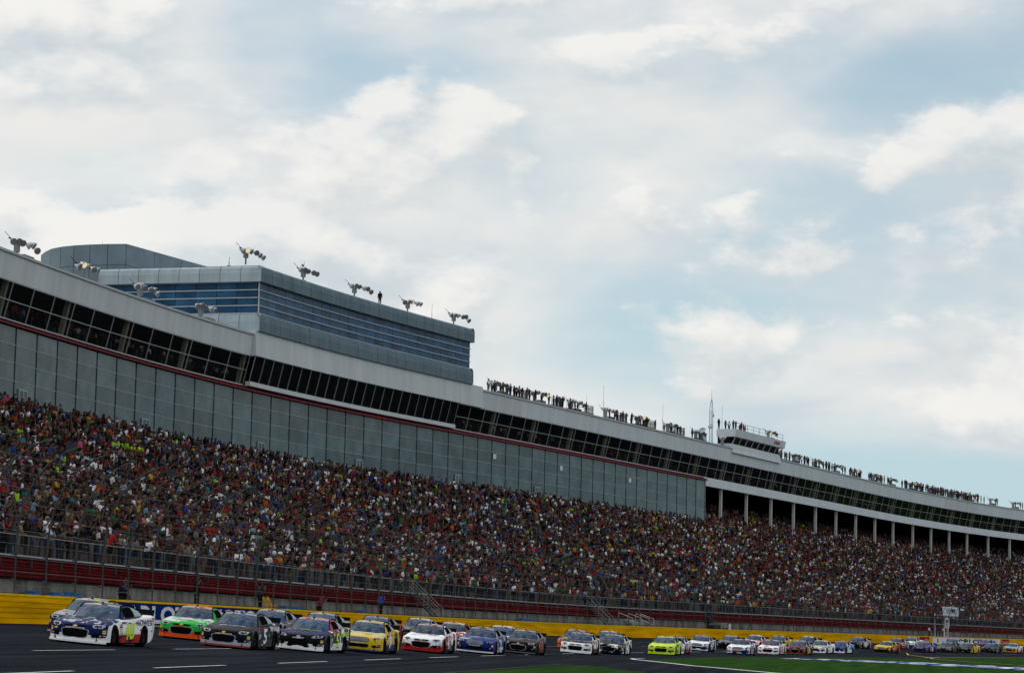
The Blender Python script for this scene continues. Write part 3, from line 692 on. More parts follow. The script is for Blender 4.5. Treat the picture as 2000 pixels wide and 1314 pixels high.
antenna(447, 46, 38.05, 1.1, 'short stub antenna at the press box roof corner, left of its first floodlight', .06)
antenna(843, 44, 38, 2.3, 'thin whip antenna between the last two press box floodlights')
antenna(199, 82, 45.9, 1.4, 'small whip antenna on the round-ended block')
antenna(1145, 44, 30.8, 3.0, 'whip antenna on the far roof just left of a tall pair of rods')
antenna(1178, 44, 30.8, 5.0, 'tall whip antenna on the far roof between spectators')
antenna(1294, 44, 30.8, 4.6, 'thin tall whip antenna left of the lattice mast')
antenna(1410, 47, 33.7, 4.6, 'leaning whip antenna beside the lattice mast')
antenna(1449, 47, 33.7, 3.0, 'whip antenna in the middle of the booth roof')
antenna(1481, 47, 33.7, 2.6, 'short whip antenna near the right end of the booth roof')
s = s_at(1389, 45, 32); mt = empty('lattice_mast', frame(s, 45, 30.7), 'tall white lattice mast left of the broadcast booth', 'mast')
lm = MB()
for a in ((-.28, -.16), (.28, -.16), (0, .32)): lm.tube([(a[0], a[1], 0), (a[0], a[1], 6.0), (a[0] * .3, a[1] * .3, 7.6)], .045, 4)
lm.build('mast_leg', m_ant, mt); lm = MB()
for k in range(15):
    z = .4 * k; pts = [(-.28, -.16), (.28, -.16), (0, .32)]
    for i in range(3): lm.tube([(*pts[i], z), (*pts[(i + 1) % 3], z + .4)], .022, 4)
lm.build('bracing', m_ant, mt)
MB().tube([(0, 0, 7.4), (0, 0, 9.4)], [.05, .015], 5).build('spike', m_ant, mt)
MB().lathe([(.0, 0), (.3, .06), (.45, .2)], 12, Matrix.Translation((-.6, 0, 3.4)) @ Matrix.Rotation(2.0, 4, 'Y')).build('dish', m_lamp, mt)
MB().tube([(0, 0, 5.5), (.9, 0, 5.5), (.95, 0, 5.25)], .04, 4).lathe([(0, -.2), (.16, -.1), (.16, .1), (0, .15)], 8, Matrix.Translation((.95, 0, 5.15))).build('camera_pod', m_box, mt)
s = s_at(1372, 44.5, 31); ds = empty('satellite_dish', frame(s, 44.5, 30.7), 'white dish on a pole left of the lattice mast', 'dish')
MB().tube([(0, 0, 0), (0, 0, 1.9)], .05, 5).build('pole', m_ant, ds)
MB().lathe([(.0, 0), (.35, .05), (.6, .2), (.62, .22)], 14, Matrix.Translation((0, 0, 2.1)) @ Matrix.Rotation(-1.0, 4, 'Y')).build('dish', m_lamp, ds)
# spotters' platforms: black skirting, rail frame
def platform(x0, x1, label, n=42.6, h=30.75):
    s0, s1 = s_at(x0, n, h), s_at(x1, n, h); Lg = max(1.2, (V(s1, n, h) - V(s0, n, h)).length)
    p = empty('roof_platform', frame(s0, n, h), label, 'platform')
    MB().box((Lg / 2, .6, .12), (Lg, 1.6, .24)).build('skirting', m_dark, p)
    for k in range(int(Lg / 1.6) + 1):
        MB().tube([(min(Lg, 1.6 * k), -.15, .2), (min(Lg, 1.6 * k), -.15, 1.3)], .028, 4).build('rail_post', m_dark, p)
    MB().tube([(0, -.15, 1.3), (Lg, -.15, 1.3), (Lg, 1.2, 1.3), (Lg, 1.2, .2)], .028, 4).tube([(0, -.15, .8), (Lg, -.15, .8)], .02, 4).build('rail', m_dark, p)
    MB().box((Lg, .5, .75), (.03, 1.3, 1.0)).build('end_screen', glass('grey mesh screen', (.9, .9, .9), .5, .6, (.12, .12, .12)) if 'grey mesh screen' not in bpy.data.materials else bpy.data.materials['grey mesh screen'], p)
for x0, x1, l in ((985, 1029, 'black-skirted spotter platform nearest the press box'), (1075, 1095, 'railed platform under a spectator in tan on the roof'), (1105, 1157, 'black-skirted platform left of the tall roof whips'), (1205, 1223, 'small railed platform with one person in black'), (1232, 1277, 'railed platform with four people before the thin whip antenna'), (1320, 1334, 'short railed platform left of the satellite dish'), (1358, 1378, 'railed platform beside the lattice mast'), (1515, 1560, 'dark platform just past the broadcast booth'), (1768, 1912, 'very long railed platform packed with spectators on the far roof')):
    platform(x0, x1, l)
rl_ = MB()
for a in np.linspace(B0, B1, 9): rl_.tube([V(a, BN - .4, 33.75), V(a, BN - .4, 34.85)], .03, 4)
rl_.tube([V(a, BN - .4, 34.85) for a in np.linspace(B0, B1, 9)], .03, 4).tube([V(a, BN - .4, 34.3) for a in np.linspace(B0, B1, 9)], .025, 4)
adopt(rl_.build('roof_railing', m_dark), bo)

# ------------------------------------------------------------------ stairs, starter's stand and things on the walkway
def stairs(s, label):
    f = empty('steel_stairs', frame(s, 4.3, .85), label, 'stairs')
    for k in range(11):
        MB().box((0, .12 + .215 * k, .11 + .205 * k), (1.3, .25, .05)).build('tread', m_alu, f)
    for e in (-.68, .68):
        MB().tube([(e, 0, 0), (e, 2.4, 2.28)], .05, 4).build('stringer', m_dark, f)
        MB().tube([(e, -.1, 0), (e, -.1, 1.0), (e, 2.4, 3.28), (e, 2.4, 2.2)], .032, 5).tube([(e, -.1, .5), (e, 2.4, 2.78)], .028, 5).tube([(e, 1.2, 1.1), (e, 1.2, 2.15)], .028, 5).build('handrail', m_rail, f)
    return f
stairs(s_at(868, 4, 2), 'steel stairs with white handrails behind the wall above the white and red car')
stairs(s_at(1200, 4, 2), 'steel stairs with white handrails beyond the pair of black cars')
def ramp(x, label, wd=1.6):
    f = empty('folding_ramp', frame(s_at(x, 1.6, 1.4), 1.3, .85), label, 'ramp')
    MB().box((0, .8, .45), (wd, 1.5, .06), Matrix.Rotation(.35, 4, 'X')).build('panel', m_alu, f)
    for e in (-wd / 2, wd / 2): MB().tube([(e, 0, .1), (e, .2, 1.1), (e, 1.6, 1.6), (e, 1.7, .6)], .035, 5).build('handrail', m_cap, f)
ramp(1242, 'tilted metal ramp with white handrails beside the far stairs', 3.4); ramp(1270, 'small metal ramp, the right one of two past the far stairs', 1.6)
s = s_at(1866, -.6, 3); ss = empty('starter_stand', frame(s, .9, .85), "starter's stand: white sign board on white posts above the wall", 'stand')
for x, y in ((-2.2, -.4), (-.4, -.4), (.5, -.2), (4.2, .6), (-2.2, 1.0)): MB().tube([(x, y, 0), (x, y, 3.6)], .09, 6).build('post', m_white, ss)
MB().box((.8, -.6, 4.0), (9.6, .08, 1.25)).build('sign_board', m_white, ss); MB().box((.8, .4, 3.2), (9.6, 2.2, .14)).build('deck', m_dark, ss)
MB().box((.8, -.62, 3.22), (9.6, .06, .22)).build('deck_edge', m_white, ss)
fr = MB()
for a, b, c, d in ((-2.6, 4.05, .09, .62), (2.7, 4.05, .09, .62), (0.05, 4.33, 5.3, .07), (.05, 3.77, 5.3, .07), (-1.2, 4.06, 2.2, .12), (1.3, 4.05, 2.2, .34)): fr.box((a + .8, -.65, b), (c, .02, d))
fr.build('sign_print', mat('navy print', (.02, .03, .09), .5), ss)
MB().box((-1.2, -.55, 2.3), (2.4, .08, 1.6)).build('lower_sign', m_white, ss); MB().box((-1.9, -.6, 2.2), (.4, .02, 1.0)).box((-1.2, -.6, 2.55), (1.4, .02, .25), Matrix.Translation((0, 0, 0))).build('sign_print', m_blk, ss)
m_bin = mat('blue plastic', (.04, .13, .33), .5, var=.3, vscale=4)
for x, w_, n_, l in ((60, .9, 6.6, 'blue bin behind the wall near the left edge of the picture'), (100, 1.1, 6.7, 'faded blue box against the concrete plinth, left of the first car'), (137, 1.2, 2.0, 'bright blue box on the wall ledge above the leading pair of cars'), (553, 1.3, 6.6, 'blue and white box on the plinth behind the black car'), (576, 1.1, 3.0, 'blue cooler behind the wall above the dark blue and pink car'), (705, 1.0, 6.6, 'blue crate against the plinth above the yellow car'), (1016, 1.2, 6.6, 'pale blue box on the plinth above the black and red car'), (1033, 1.6, 2.4, 'blue cooler behind the wall just right of the pale blue box'), (1655, 1.6, 4, 'small pale box behind the wall at the far right')):
    f = empty('cooler_box', frame(s_at(x, n_, 1.5), n_, .85), l, 'box'); hh = .62 if n_ > 5 else .48
    MB().box((0, -.1, hh / 2), (w_, .4, hh)).build('tub', m_bin, f); MB().box((0, -.1, hh + .03), (w_ + .05, .45, .07)).build('lid', m_bin, f)
m_ychair = mat('yellow chair plastic', (.5, .28, .03), .5)
for x, l in ((521, 'yellow folding chair behind the wall, left one of a pair'), (530, 'yellow folding chair behind the wall, right one of a pair')):
    f = empty('folding_chair', frame(s_at(x, 1.3, 1.5), 1.3, .85), l, 'chair')
    for e in (-.22, .22): MB().tube([(e, -.25, 0), (e, .25, .95)], .025, 4).tube([(e, .25, 0), (e, -.22, .48)], .025, 4).build('leg', m_ychair, f)
    MB().box((0, 0, .46), (.46, .42, .04)).build('seat', m_ychair, f); MB().box((0, .21, .82), (.46, .04, .22)).build('backrest', m_ychair, f)
s = s_at(1390, 2, 1.5); f = empty('camera_cart', frame(s, 1.8, .85), 'broadcast camera cart with black hood behind the wall above the lime car', 'cart')
MB().box((0, 0, .5), (2.2, .9, .5)).build('frame', m_dark, f); MB().box((2.6, 0, .75), (2.6, .9, .55)).build('housing', m_box, f); MB().box((-1.4, 0, 1.5), (1.0, .8, 1.2)).build('hood', m_dark, f)
for e in (-.8, .8, 2.2, 3.4): MB().lathe([(0, -.05), (.25, -.05), (.25, .05), (0, .05)], 10, Matrix.Translation((e, -.45, .25)) @ Matrix.Rotation(PI / 2, 4, 'X')).build('wheel', m_dark, f)
MB().box((4.6, 0, .55), (1.0, .7, .75)).build('monitor', m_white, f)

for i, x in enumerate((130, 327, 487, 618)):
    f = empty('loudspeaker', frame(s_at(x, 7.6, 8), 7.6, RH0), f'grey loudspeaker horn on a thin pole among the front spectators, {ordinal(i + 1)} from the left', 'loudspeaker', 'loudspeakers over the front rows')
    MB().tube([(0, 0, 0), (0, 0, 5.4)], .04, 6).build('pole', m_dark, f)
    MB().box((0, -.2, 5.55), (.42, .5, .42), Matrix.Rotation(.25, 4, 'Z')).build('cabinet', mat('speaker grey', (.045, .047, .05), .8), f)
    MB().box((0, .25, 5.4), (.2, .5, .15), Matrix.Rotation(.25, 4, 'Z')).build('bracket', m_dark, f)
# ------------------------------------------------------------------ people
def person_mat(name, attr, rough=.8):
    m = bpy.data.materials.new(name); m.use_nodes = True; t = m.node_tree; b = t.nodes['Principled BSDF']; b.inputs['Roughness'].default_value = rough
    b.inputs['Specular IOR Level'].default_value = 0.0
    a = t.nodes.new('ShaderNodeAttribute'); a.attribute_type = 'INSTANCER'; a.attribute_name = attr; t.links.new(a.outputs['Color'], b.inputs['Base Color']); return m
PM = [person_mat('skin', 'skin_tone', .6), person_mat('shirt cloth', 'shirt'), person_mat('trouser cloth', 'trousers'), person_mat('hair or cap', 'hat'), mat('shoe', (.04, .04, .045), .7)]
def person_mesh(name, arms, wide=1.0, cap=True, shorts=False, lean=0.0, legs=None, longhair=False, turn=0.0):
    """one skinned body, facing -Y, feet on z=0; arms = ((elbow, hand), (elbow, hand)) for left(+x) and right(-x)"""
    sh = 1.42; L = lambda p: (p[0], p[1] - lean * max(0, p[2] - .95), p[2])
    v = {'pel': (0, 0, .96), 'sp': (0, .01, 1.14), 'ch': (0, 0, 1.34), 'nk': (0, .0, 1.49), 'hb': (0, -.01, 1.57), 'hm': (turn * .02, -.025, 1.65), 'ht': (turn * .02, -.015, 1.745)}
    r = {'pel': (.155 * wide, .115 * wide), 'sp': (.145 * wide, .105 * wide), 'ch': (.175 * wide, .115 * wide), 'nk': (.06, .06), 'hb': (.072, .082), 'hm': (.088, .105), 'ht': (.055, .065)}
    e = [('pel', 'sp'), ('sp', 'ch'), ('ch', 'nk'), ('nk', 'hb'), ('hb', 'hm'), ('hm', 'ht')]
    for sd, k in ((1, 'l'), (-1, 'r')):
        el, ha = arms[0 if sd > 0 else 1]
        v['s' + k] = (sd * .19 * (.5 + .5 * wide), 0, sh); r['s' + k] = (.062, .062)
        v['e' + k] = (sd * el[0], el[1], el[2]); r['e' + k] = (.044, .044)
        m = [(el[i] + 4 * ha[i]) / 5 for i in range(3)]
        v['w' + k] = (sd * m[0], m[1], m[2]); r['w' + k] = (.03, .03)
        v['h' + k] = (sd * ha[0], ha[1], ha[2]); r['h' + k] = (.043, .025)
        e += [('ch', 's' + k), ('s' + k, 'e' + k), ('e' + k, 'w' + k), ('w' + k, 'h' + k)]
        lg = (legs or {}).get(k, ((.10, -.01, .52), (.11, .02, .09), (.12, -.13, .04)))
        v['j' + k] = (sd * .095, 0, .90); r['j' + k] = (.092 * wide, .095 * wide)
        for nm, p, q in zip(('k', 'a', 't'), lg, ((.066, .068), (.045, .048), (.042, .035))): v[nm + k] = (sd * p[0], p[1], p[2]); r[nm + k] = q
        e += [('pel', 'j' + k), ('j' + k, 'k' + k), ('k' + k, 'a' + k), ('a' + k, 't' + k)]
    ks = list(v); ix = {k: i for i, k in enumerate(ks)}
    for k in ks:
        if k not in ('pel', 'jl', 'jr') and k[0] not in 'kat': v[k] = L(v[k])
    me = bpy.data.meshes.new(name); me.from_pydata([v[k] for k in ks], [(ix[a], ix[b]) for a, b in e], [])
    o = bpy.data.objects.new(name, me); C.objects.link(o)
    o.modifiers.new('skin', 'SKIN').use_smooth_shade = True; sb = o.modifiers.new('sub', 'SUBSURF'); sb.levels = sb.render_levels = 1
    for i, k in enumerate(ks): d = me.skin_vertices[0].data[i]; kk = 1.38 if k in ('pel', 'sp', 'ch', 'hb', 'hm', 'ht', 'nk') or k[0] == 's' else 1.25; d.radius = (r[k][0] * kk, r[k][1] * kk); d.use_root = (k == 'pel')
    dg = bpy.context.evaluated_depsgraph_get(); dg.update()
    res = bpy.data.meshes.new_from_object(o.evaluated_get(dg)); bpy.data.objects.remove(o); bpy.data.meshes.remove(me)
    res.name = name; res.materials.clear()
    for m in PM: res.materials.append(m)
    A = [(Vector(v[a]), Vector(v[b]), a, b) for a, b in e]
    hm = Vector(v['hm'])
    for p in res.polygons:
        c = p.center; best = None
        for a, b, na, nb in A:
            d = b - a; t = max(0, min(1, (c - a).dot(d) / d.length_squared)); q = (c - a - d * t).length
            if best is None or q < best[0]: best = (q, na, nb, t)
        _, na, nb, t = best; mi = 1
        if nb in ('hb', 'hm', 'ht'):
            rel = c - hm; mi = 0
            if cap and (rel.z > .028 or (rel.y > .035 and rel.z > -.02)): mi = 3
            elif not cap and (rel.z > .055 or rel.y > (.0 if longhair else .03)): mi = 3
        elif nb == 'nk': mi = 1 if t < .45 else (3 if longhair and c.y > .02 else 0)
        elif na[0] == 's' and nb[0] == 'e': mi = 1 if t < .85 else 0
        elif nb[0] in 'wh' and nb not in ('ht', 'hb', 'hm'): mi = 0
        elif (na, nb) == ('pel', 'sp'): mi = 2 if c.z < .99 else 1
        elif na == 'pel' or na[0] == 'j': mi = 2 if not (shorts and na[0] == 'j' and t > .85) else 0
        elif na[0] == 'k': mi = 0 if shorts else 2
        elif na[0] == 'a': mi = 4
        p.material_index = mi
    if cap:                                                   # peak of the cap
        bm = bmesh.new(); bm.from_mesh(res); t = [Vector(p) for p in ((-.075, -.085, .03), (.075, -.085, .03), (.06, -.185, .012), (-.06, -.185, .012))]
        f = bm.faces.new([bm.verts.new(hm + p) for p in t]); f.material_index = 3; bm.to_mesh(res); bm.free()
    return res
DN = ((.25, .03, 1.14), (.26, -.03, .88))
POSES = [
    person_mesh('person_standing', (DN, DN)),
    person_mesh('person_clapping', (((.27, -.06, 1.17), (.04, -.27, 1.25)),) * 2, 1.08),
    person_mesh('person_filming', (((.27, -.16, 1.25), (.06, -.27, 1.55)),) * 2, 1.0, cap=False),
    person_mesh('person_waving', (((.30, -.05, 1.60), (.27, -.12, 1.88)), DN), 1.0, shorts=True),
    person_mesh('person_arms_folded', (((.25, -.05, 1.15), (-.10, -.20, 1.20)), ((.25, -.05, 1.17), (-.08, -.22, 1.23))), 1.15),
    person_mesh('person_hands_on_hips', (((.38, .05, 1.18), (.17, -.02, 1.0)),) * 2, 1.05, shorts=True),
    person_mesh('person_leaning', (((.26, -.16, 1.14), (.20, -.40, 1.06)),) * 2, 1.0, lean=.22, shorts=True),
    person_mesh('person_cheering', (((.32, -.04, 1.58), (.24, -.06, 1.90)),) * 2, 1.0, cap=False),
    person_mesh('person_long_hair', (DN, ((.25, -.04, 1.15), (.10, -.24, 1.22))), .88, cap=False, longhair=True, shorts=True),
    person_mesh('person_stout', (DN, ((.29, -.04, 1.15), (.14, -.28, 1.18))), 1.28),
]
POSE_WORD = ['arms down', 'clapping', 'filming', 'waving', 'arms folded', 'hands on hips', 'leaning on the rail', 'arms up', 'long hair', 'stout']
SHIRTS = [('white', (.62, .62, .64), 12), ('black', (.010, .010, .011), 29), ('charcoal', (.03, .03, .034), 12), ('grey', (.20, .20, .20), 8), ('navy', (.010, .014, .045), 9), ('blue', (.02, .07, .32), 5.5), ('light blue', (.22, .38, .54), 4.0), ('red', (.38, .015, .02), 7), ('maroon', (.12, .012, .018), 6), ('orange', (.62, .11, .01), 2.6), ('green', (.015, .15, .05), 2.6), ('lime green', (.38, .72, .03), 1.2), ('pink', (.62, .10, .22), 1.6), ('yellow', (.60, .36, .03), 1.4), ('tan', (.30, .24, .16), 3), ('brown', (.07, .045, .03), 2.5), ('purple', (.06, .025, .14), 1.0), ('teal', (.02, .22, .24), 1.6), ('salmon', (.55, .20, .15), 1.5)]
SW = np.array([s[2] for s in SHIRTS]); SW = SW / SW.sum(); SC = np.array([s[1] for s in SHIRTS])
TR = np.array([(.02, .03, .07), (.012, .012, .014), (.10, .085, .06), (.03, .05, .11), (.22, .19, .14), (.05, .05, .055), (.16, .17, .19)])
HT = np.array([(.012, .010, .009), (.03, .018, .010), (.012, .012, .015), (.45, .45, .45), (.10, .06, .03), (.30, .015, .02), (.015, .03, .14), (.20, .14, .07), (.08, .08, .085), (.02, .10, .04)])
HTW = np.array([20, 16, 16, 9, 10, 5, 7, 6, 8, 2.]); HTW /= HTW.sum()
SKN = np.array([(.22, .115, .075), (.16, .08, .052), (.26, .15, .10), (.05, .027, .018), (.11, .055, .035)]); SKN = SKN * np.array([.52, .55, .60]); SKW = np.array([.4, .25, .2, .07, .08])
HATN = ['dark hair', 'brown hair', 'a black cap', 'a white cap', 'light brown hair', 'a red cap', 'a blue cap', 'a tan cap', 'a grey cap', 'a green cap']
# seats: every standing spectator of every row
rowsS = []
for r in range(NROW + 6):
    n = RN0 + r * PIT + .34; h = RH0 + r * RISE
    a, b = s_at(-330, n, h + 1), s_at(2090, n, h + 1)
    if r >= NROW: a = 291.5
    ss = np.arange(a, b, .57); ss = ss + rng.uniform(-.12, .12, len(ss))
    keep = rng.random(len(ss)) < (.97 if r < 3 else .92 if r < NROW else .8) - .5 * (np.sin(ss * .37 + r * 1.9) * np.sin(ss * .113 + r * .7) > .86)
    for q in AISLES: keep &= ~((abs(ss - q) < .85) & (rng.random(len(ss)) < .88))
    ss = ss[keep]; nn = n + rng.uniform(-.28, .28, len(ss)) * (1 if r else .4) - (.12 if r == 0 else 0)
    rowsS.append(np.stack([ss, nn, np.full(len(ss), h), np.full(len(ss), r)], 1))
for n, h, dens, a, b in ((44.0, 25.22, .62, 70, 500), (45.1, 25.5, .5, 70, 500), (43.4, 17.45, .5, 60, 289), (44.4, 17.5, .5, 60, 289)):
    ss = np.arange(a, b, .57); ss = ss[rng.random(len(ss)) < dens]; rowsS.append(np.stack([ss, np.full(len(ss), n), np.full(len(ss), h), np.full(len(ss), 99)], 1))
for n in (42.85, 43.6, 44.4):                                  # packed platform on the far roof
    ss = np.arange(s_at(1768, n, 31.5), s_at(1911, n, 31.5), .95); ss = ss + rng.uniform(-.3, .3, len(ss)); ss = ss[rng.random(len(ss)) < .6]; rowsS.append(np.stack([ss, np.full(len(ss), n), np.full(len(ss), 31.0), np.full(len(ss), 99)], 1))
A = np.concatenate(rowsS)
A = A[~((A[:, 0] > 85) & (A[:, 0] < 93.5) & (A[:, 1] > 28.6) & (A[:, 1] < 31.2) & (A[:, 3] < 40))]      # a landing in front of the stewards in lime vests
NPPL = len(A)
ci = rng.choice(len(SHIRTS), NPPL, p=SW); ti = rng.integers(0, len(TR), NPPL); hi = rng.choice(len(HT), NPPL, p=HTW); ki = rng.choice(len(SKN), NPPL, p=SKW)
cl_ = rng.random(NPPL) < .30; cl_[0] = False; ci[cl_] = ci[np.where(cl_)[0] - 1]       # families and fan groups dress alike
po = rng.choice(10, NPPL, p=[.26, .13, .10, .04, .13, .08, .04, .02, .08, .12])
scl = np.where(rng.random(NPPL) < .10, rng.uniform(.72, .88, NPPL), rng.uniform(.93, 1.10, NPPL)); rot = rng.normal(.25, .38, NPPL)
vest = (abs(A[:, 0] - 89.2) < 4.0) & (abs(A[:, 1] - 32.2) < 1.2) & (rng.random(NPPL) < .85); ci[vest] = 11
pos = P(A[:, 0], A[:, 1], A[:, 2]); px, py, dz = project(pos + np.array([0, 0, 1.2]))
inf = np.where((px > 6) & (px < 1994) & (A[:, 3] < 20))[0]
NSOLO = 125
solo = inf[np.argsort(dz[inf])[:NSOLO]]; solo_set = np.zeros(NPPL, bool); solo_set[solo] = True
po[solo] = np.where((A[solo, 3] == 0) & (rng.random(NSOLO) < .35), 6, po[solo])
SC[1:] *= .68; TR = TR * .6; HT = HT * .7
vary = lambda c: c * rng.uniform(.8, 1.2, (len(c), 1))
SHc, TRc, HTc, SKc = vary(SC[ci]), vary(TR[ti]), vary(HT[hi]), vary(SKN[ki])
RW = ['front row'] + [f'{ordinal(i + 1)} row' for i in range(1, 20)]
order = {}
for r in range(20):
    idx = [i for i in solo if A[i, 3] == r]; idx.sort(key=lambda i: px[i])
    for k, i in enumerate(idx): order[i] = k + 1
def person(me, M, shirt, tr, hat, skin, label, group=None):
    o = bpy.data.objects.new('person', me); C.objects.link(o); o.matrix_world = M
    for k, c in (('shirt', shirt), ('trousers', tr), ('hat', hat), ('skin_tone', skin)): o[k] = [float(x) for x in c] + [1.0]
    return tag(o, label, 'person', group)
for i in solo:
    s, n, h, r = A[i]
    M = frame(s, n, h) @ Matrix.Rotation(rot[i], 4, 'Z') @ Matrix.Diagonal((scl[i],) * 3 + (1,))
    pw = '' if po[i] in (0, 8, 9, 6) else ' ' + POSE_WORD[po[i]]
    person(POSES[po[i]], M, SHc[i], TRc[i], HTc[i], SKc[i], f'spectator in {SHIRTS[ci[i]][0]}, {HATN[hi[i]]},{pw} {ordinal(order[i])} from left in {RW[int(r)]}', 'nearest spectators standing in the grandstand')
rest = np.where(~solo_set)[0]
pc = bpy.data.meshes.new('spectator_crowd'); pc.from_pydata(pos[rest].tolist(), [], [])
for nm, arr in (('shirt', SHc), ('trousers', TRc), ('hat', HTc), ('skin_tone', SKc)):
    a = pc.attributes.new(nm, 'FLOAT_COLOR', 'POINT'); a.data.foreach_set('color', np.concatenate([arr[rest], np.ones((len(rest), 1))], 1).astype(np.float32).ravel())
for nm, arr in (('yaw', PI / 2 - head(A[:, 0]) + rot), ('size', scl)):
    a = pc.attributes.new(nm, 'FLOAT', 'POINT'); a.data.foreach_set('value', arr[rest].astype(np.float32))
a = pc.attributes.new('pose', 'INT', 'POINT'); a.data.foreach_set('value', po[rest].astype(np.int32))
protos = bpy.data.collections.new('crowd_figures')
for k, me in enumerate(POSES): protos.objects.link(bpy.data.objects.new('figure_%02d' % k, me))
crowd = link('spectator_crowd', pc); tag(crowd, 'dense mass of spectators standing in the rows of the grandstand', 'crowd', kind='stuff')
ng = bpy.data.node_groups.new('crowd', 'GeometryNodeTree'); ng.interface.new_socket('Geometry', in_out='INPUT', socket_type='NodeSocketGeometry'); ng.interface.new_socket('Geometry', in_out='OUTPUT', socket_type='NodeSocketGeometry')
gi, go = ng.nodes.new('NodeGroupInput'), ng.nodes.new('NodeGroupOutput')
ip = ng.nodes.new('GeometryNodeInstanceOnPoints'); cinf = ng.nodes.new('GeometryNodeCollectionInfo'); cinf.inputs['Collection'].default_value = protos; cinf.inputs['Separate Children'].default_value = True; cinf.inputs['Reset Children'].default_value = True
def nattr(nm, tp):
    n = ng.nodes.new('GeometryNodeInputNamedAttribute'); n.data_type = tp; n.inputs['Name'].default_value = nm; return n.outputs['Attribute']
cx = ng.nodes.new('ShaderNodeCombineXYZ'); ng.links.new(nattr('yaw', 'FLOAT'), cx.inputs['Z'])
ng.links.new(gi.outputs[0], ip.inputs['Points']); ng.links.new(cinf.outputs[0], ip.inputs['Instance']); ip.inputs['Pick Instance'].default_value = True
ng.links.new(nattr('pose', 'INT'), ip.inputs['Instance Index']); ng.links.new(cx.outputs[0], ip.inputs['Rotation']); ng.links.new(nattr('size', 'FLOAT'), ip.inputs['Scale'])
ng.links.new(ip.outputs[0], go.inputs[0]); md = crowd.modifiers.new('crowd', 'NODES'); md.node_group = ng

# people on the roofs
SD = dict((s[0], s[1]) for s in SHIRTS)
def roof_person(x, n, h, shirt, label, pose=0, group='people watching from the grandstand roof', turn=0.0, ksc=1.0):
    s = s_at(x, n, h + .9); k = int(rng.integers(0, len(TR)))
    M = frame(s, n, h) @ Matrix.Rotation(turn + rng.normal(0, .3), 4, 'Z') @ Matrix.Diagonal((ksc,) * 3 + (1,))
    return person(POSES[pose], M, np.array(SD[shirt]) * rng.uniform(.85, 1.15), TR[k % 3 if shirt == 'black' else k], HT[rng.choice(3)], SKN[rng.integers(0, 3)], label, group)
roof_person(742, 43.0, 38.05, 'black', 'lone person in black standing on the press box roof', 0, 'person on the press box roof', -1.2)
rc = ['black', 'charcoal', 'navy', 'maroon', 'black', 'grey', 'red', 'black', 'brown', 'white', 'black', 'tan']
def more(a_, b_, k): return [(float(rng.uniform(a_, b_)), rc[int(rng.integers(0, 12))], int(rng.choice([0, 1, 4, 2, 9]))) for _ in range(k)]
lst = [(954, 'white', 0), (960, 'maroon', 0), (966, 'blue', 9), (1004, 'black', 2), (1014, 'light blue', 5), (1020, 'black', 4), (1081, 'tan', 1), (1093, 'grey', 4), (1099, 'navy', 2), (1123, 'black', 0), (1212, 'black', 2), (1234, 'black', 4), (1243, 'salmon', 0), (1251, 'white', 1), (1256, 'red', 0), (1264, 'black', 2), (1280, 'black', 0), (1297, 'red', 4), (1309, 'white', 3), (1323, 'black', 2), (1336, 'grey', 0), (1352, 'black', 9), (1366, 'black', 0), (1369, 'charcoal', 4)]
lst += more(950, 1035, 12) + more(1040, 1160, 12) + more(1165, 1345, 15); lst.sort()
for i, (x, c, p_) in enumerate(lst): roof_person(x, 42.9 + .55 * (i % 3), 30.8, c, f'roof watcher in {c}, {ordinal(i + 1)} from left between the press box and broadcast booth', p_)
lst = [(1404, 'black', 0), (1417, 'charcoal', 4), (1424, 'white', 5), (1432, 'black', 2), (1437, 'charcoal', 7), (1445, 'brown', 0), (1448, 'black', 4), (1452, 'brown', 0), (1455, 'maroon', 1)]
for i, (x, c, p_) in enumerate(lst): roof_person(x, 44.3 if x < 1425 else 43.0 + .7 * (i % 3), 33.75, c, f'person in {c} on the broadcast booth roof, {ordinal(i + 1)} from left', p_)
lst = [(1527, 'charcoal', 0), (1533, 'brown', 2), (1536, 'black', 0), (1542, 'blue', 4), (1549, 'navy', 0), (1562, 'white', 1), (1572, 'brown', 2), (1579, 'black', 4), (1587, 'maroon', 0), (1613, 'black', 9), (1620, 'black', 0), (1625, 'black', 4), (1630, 'black', 0), (1664, 'navy', 0), (1669, 'black', 4), (1673, 'black', 0), (1701, 'black', 0), (1707, 'black', 4), (1711, 'charcoal', 0), (1727, 'white', 1), (1734, 'black', 0), (1740, 'black', 4)]
LST2 = [(1916, 'grey', 0), (1922, 'black', 0), (1935, 'black', 2), (1945, 'black', 4), (1948, 'charcoal', 0), (1983, 'black', 0), (1993, 'brown', 4), (1997, 'black', 0)]
lst += more(1516, 1600, 14) + more(1600, 1764, 26); lst.sort()
for i, (x, c, p_) in enumerate(lst): roof_person(x, 42.9 + .45 * (i % 3), 30.85, c, f'roof watcher in {c}, {ordinal(i + 1)} from left between the broadcast booth and the packed platform', p_, turn=.2)
for i, (x, c, p_) in enumerate(LST2): roof_person(x, 42.9 + .45 * (i % 3), 30.85, c, f'roof watcher in {c} beyond the packed far platform, {ordinal(i + 1)} from left', p_, turn=.2)
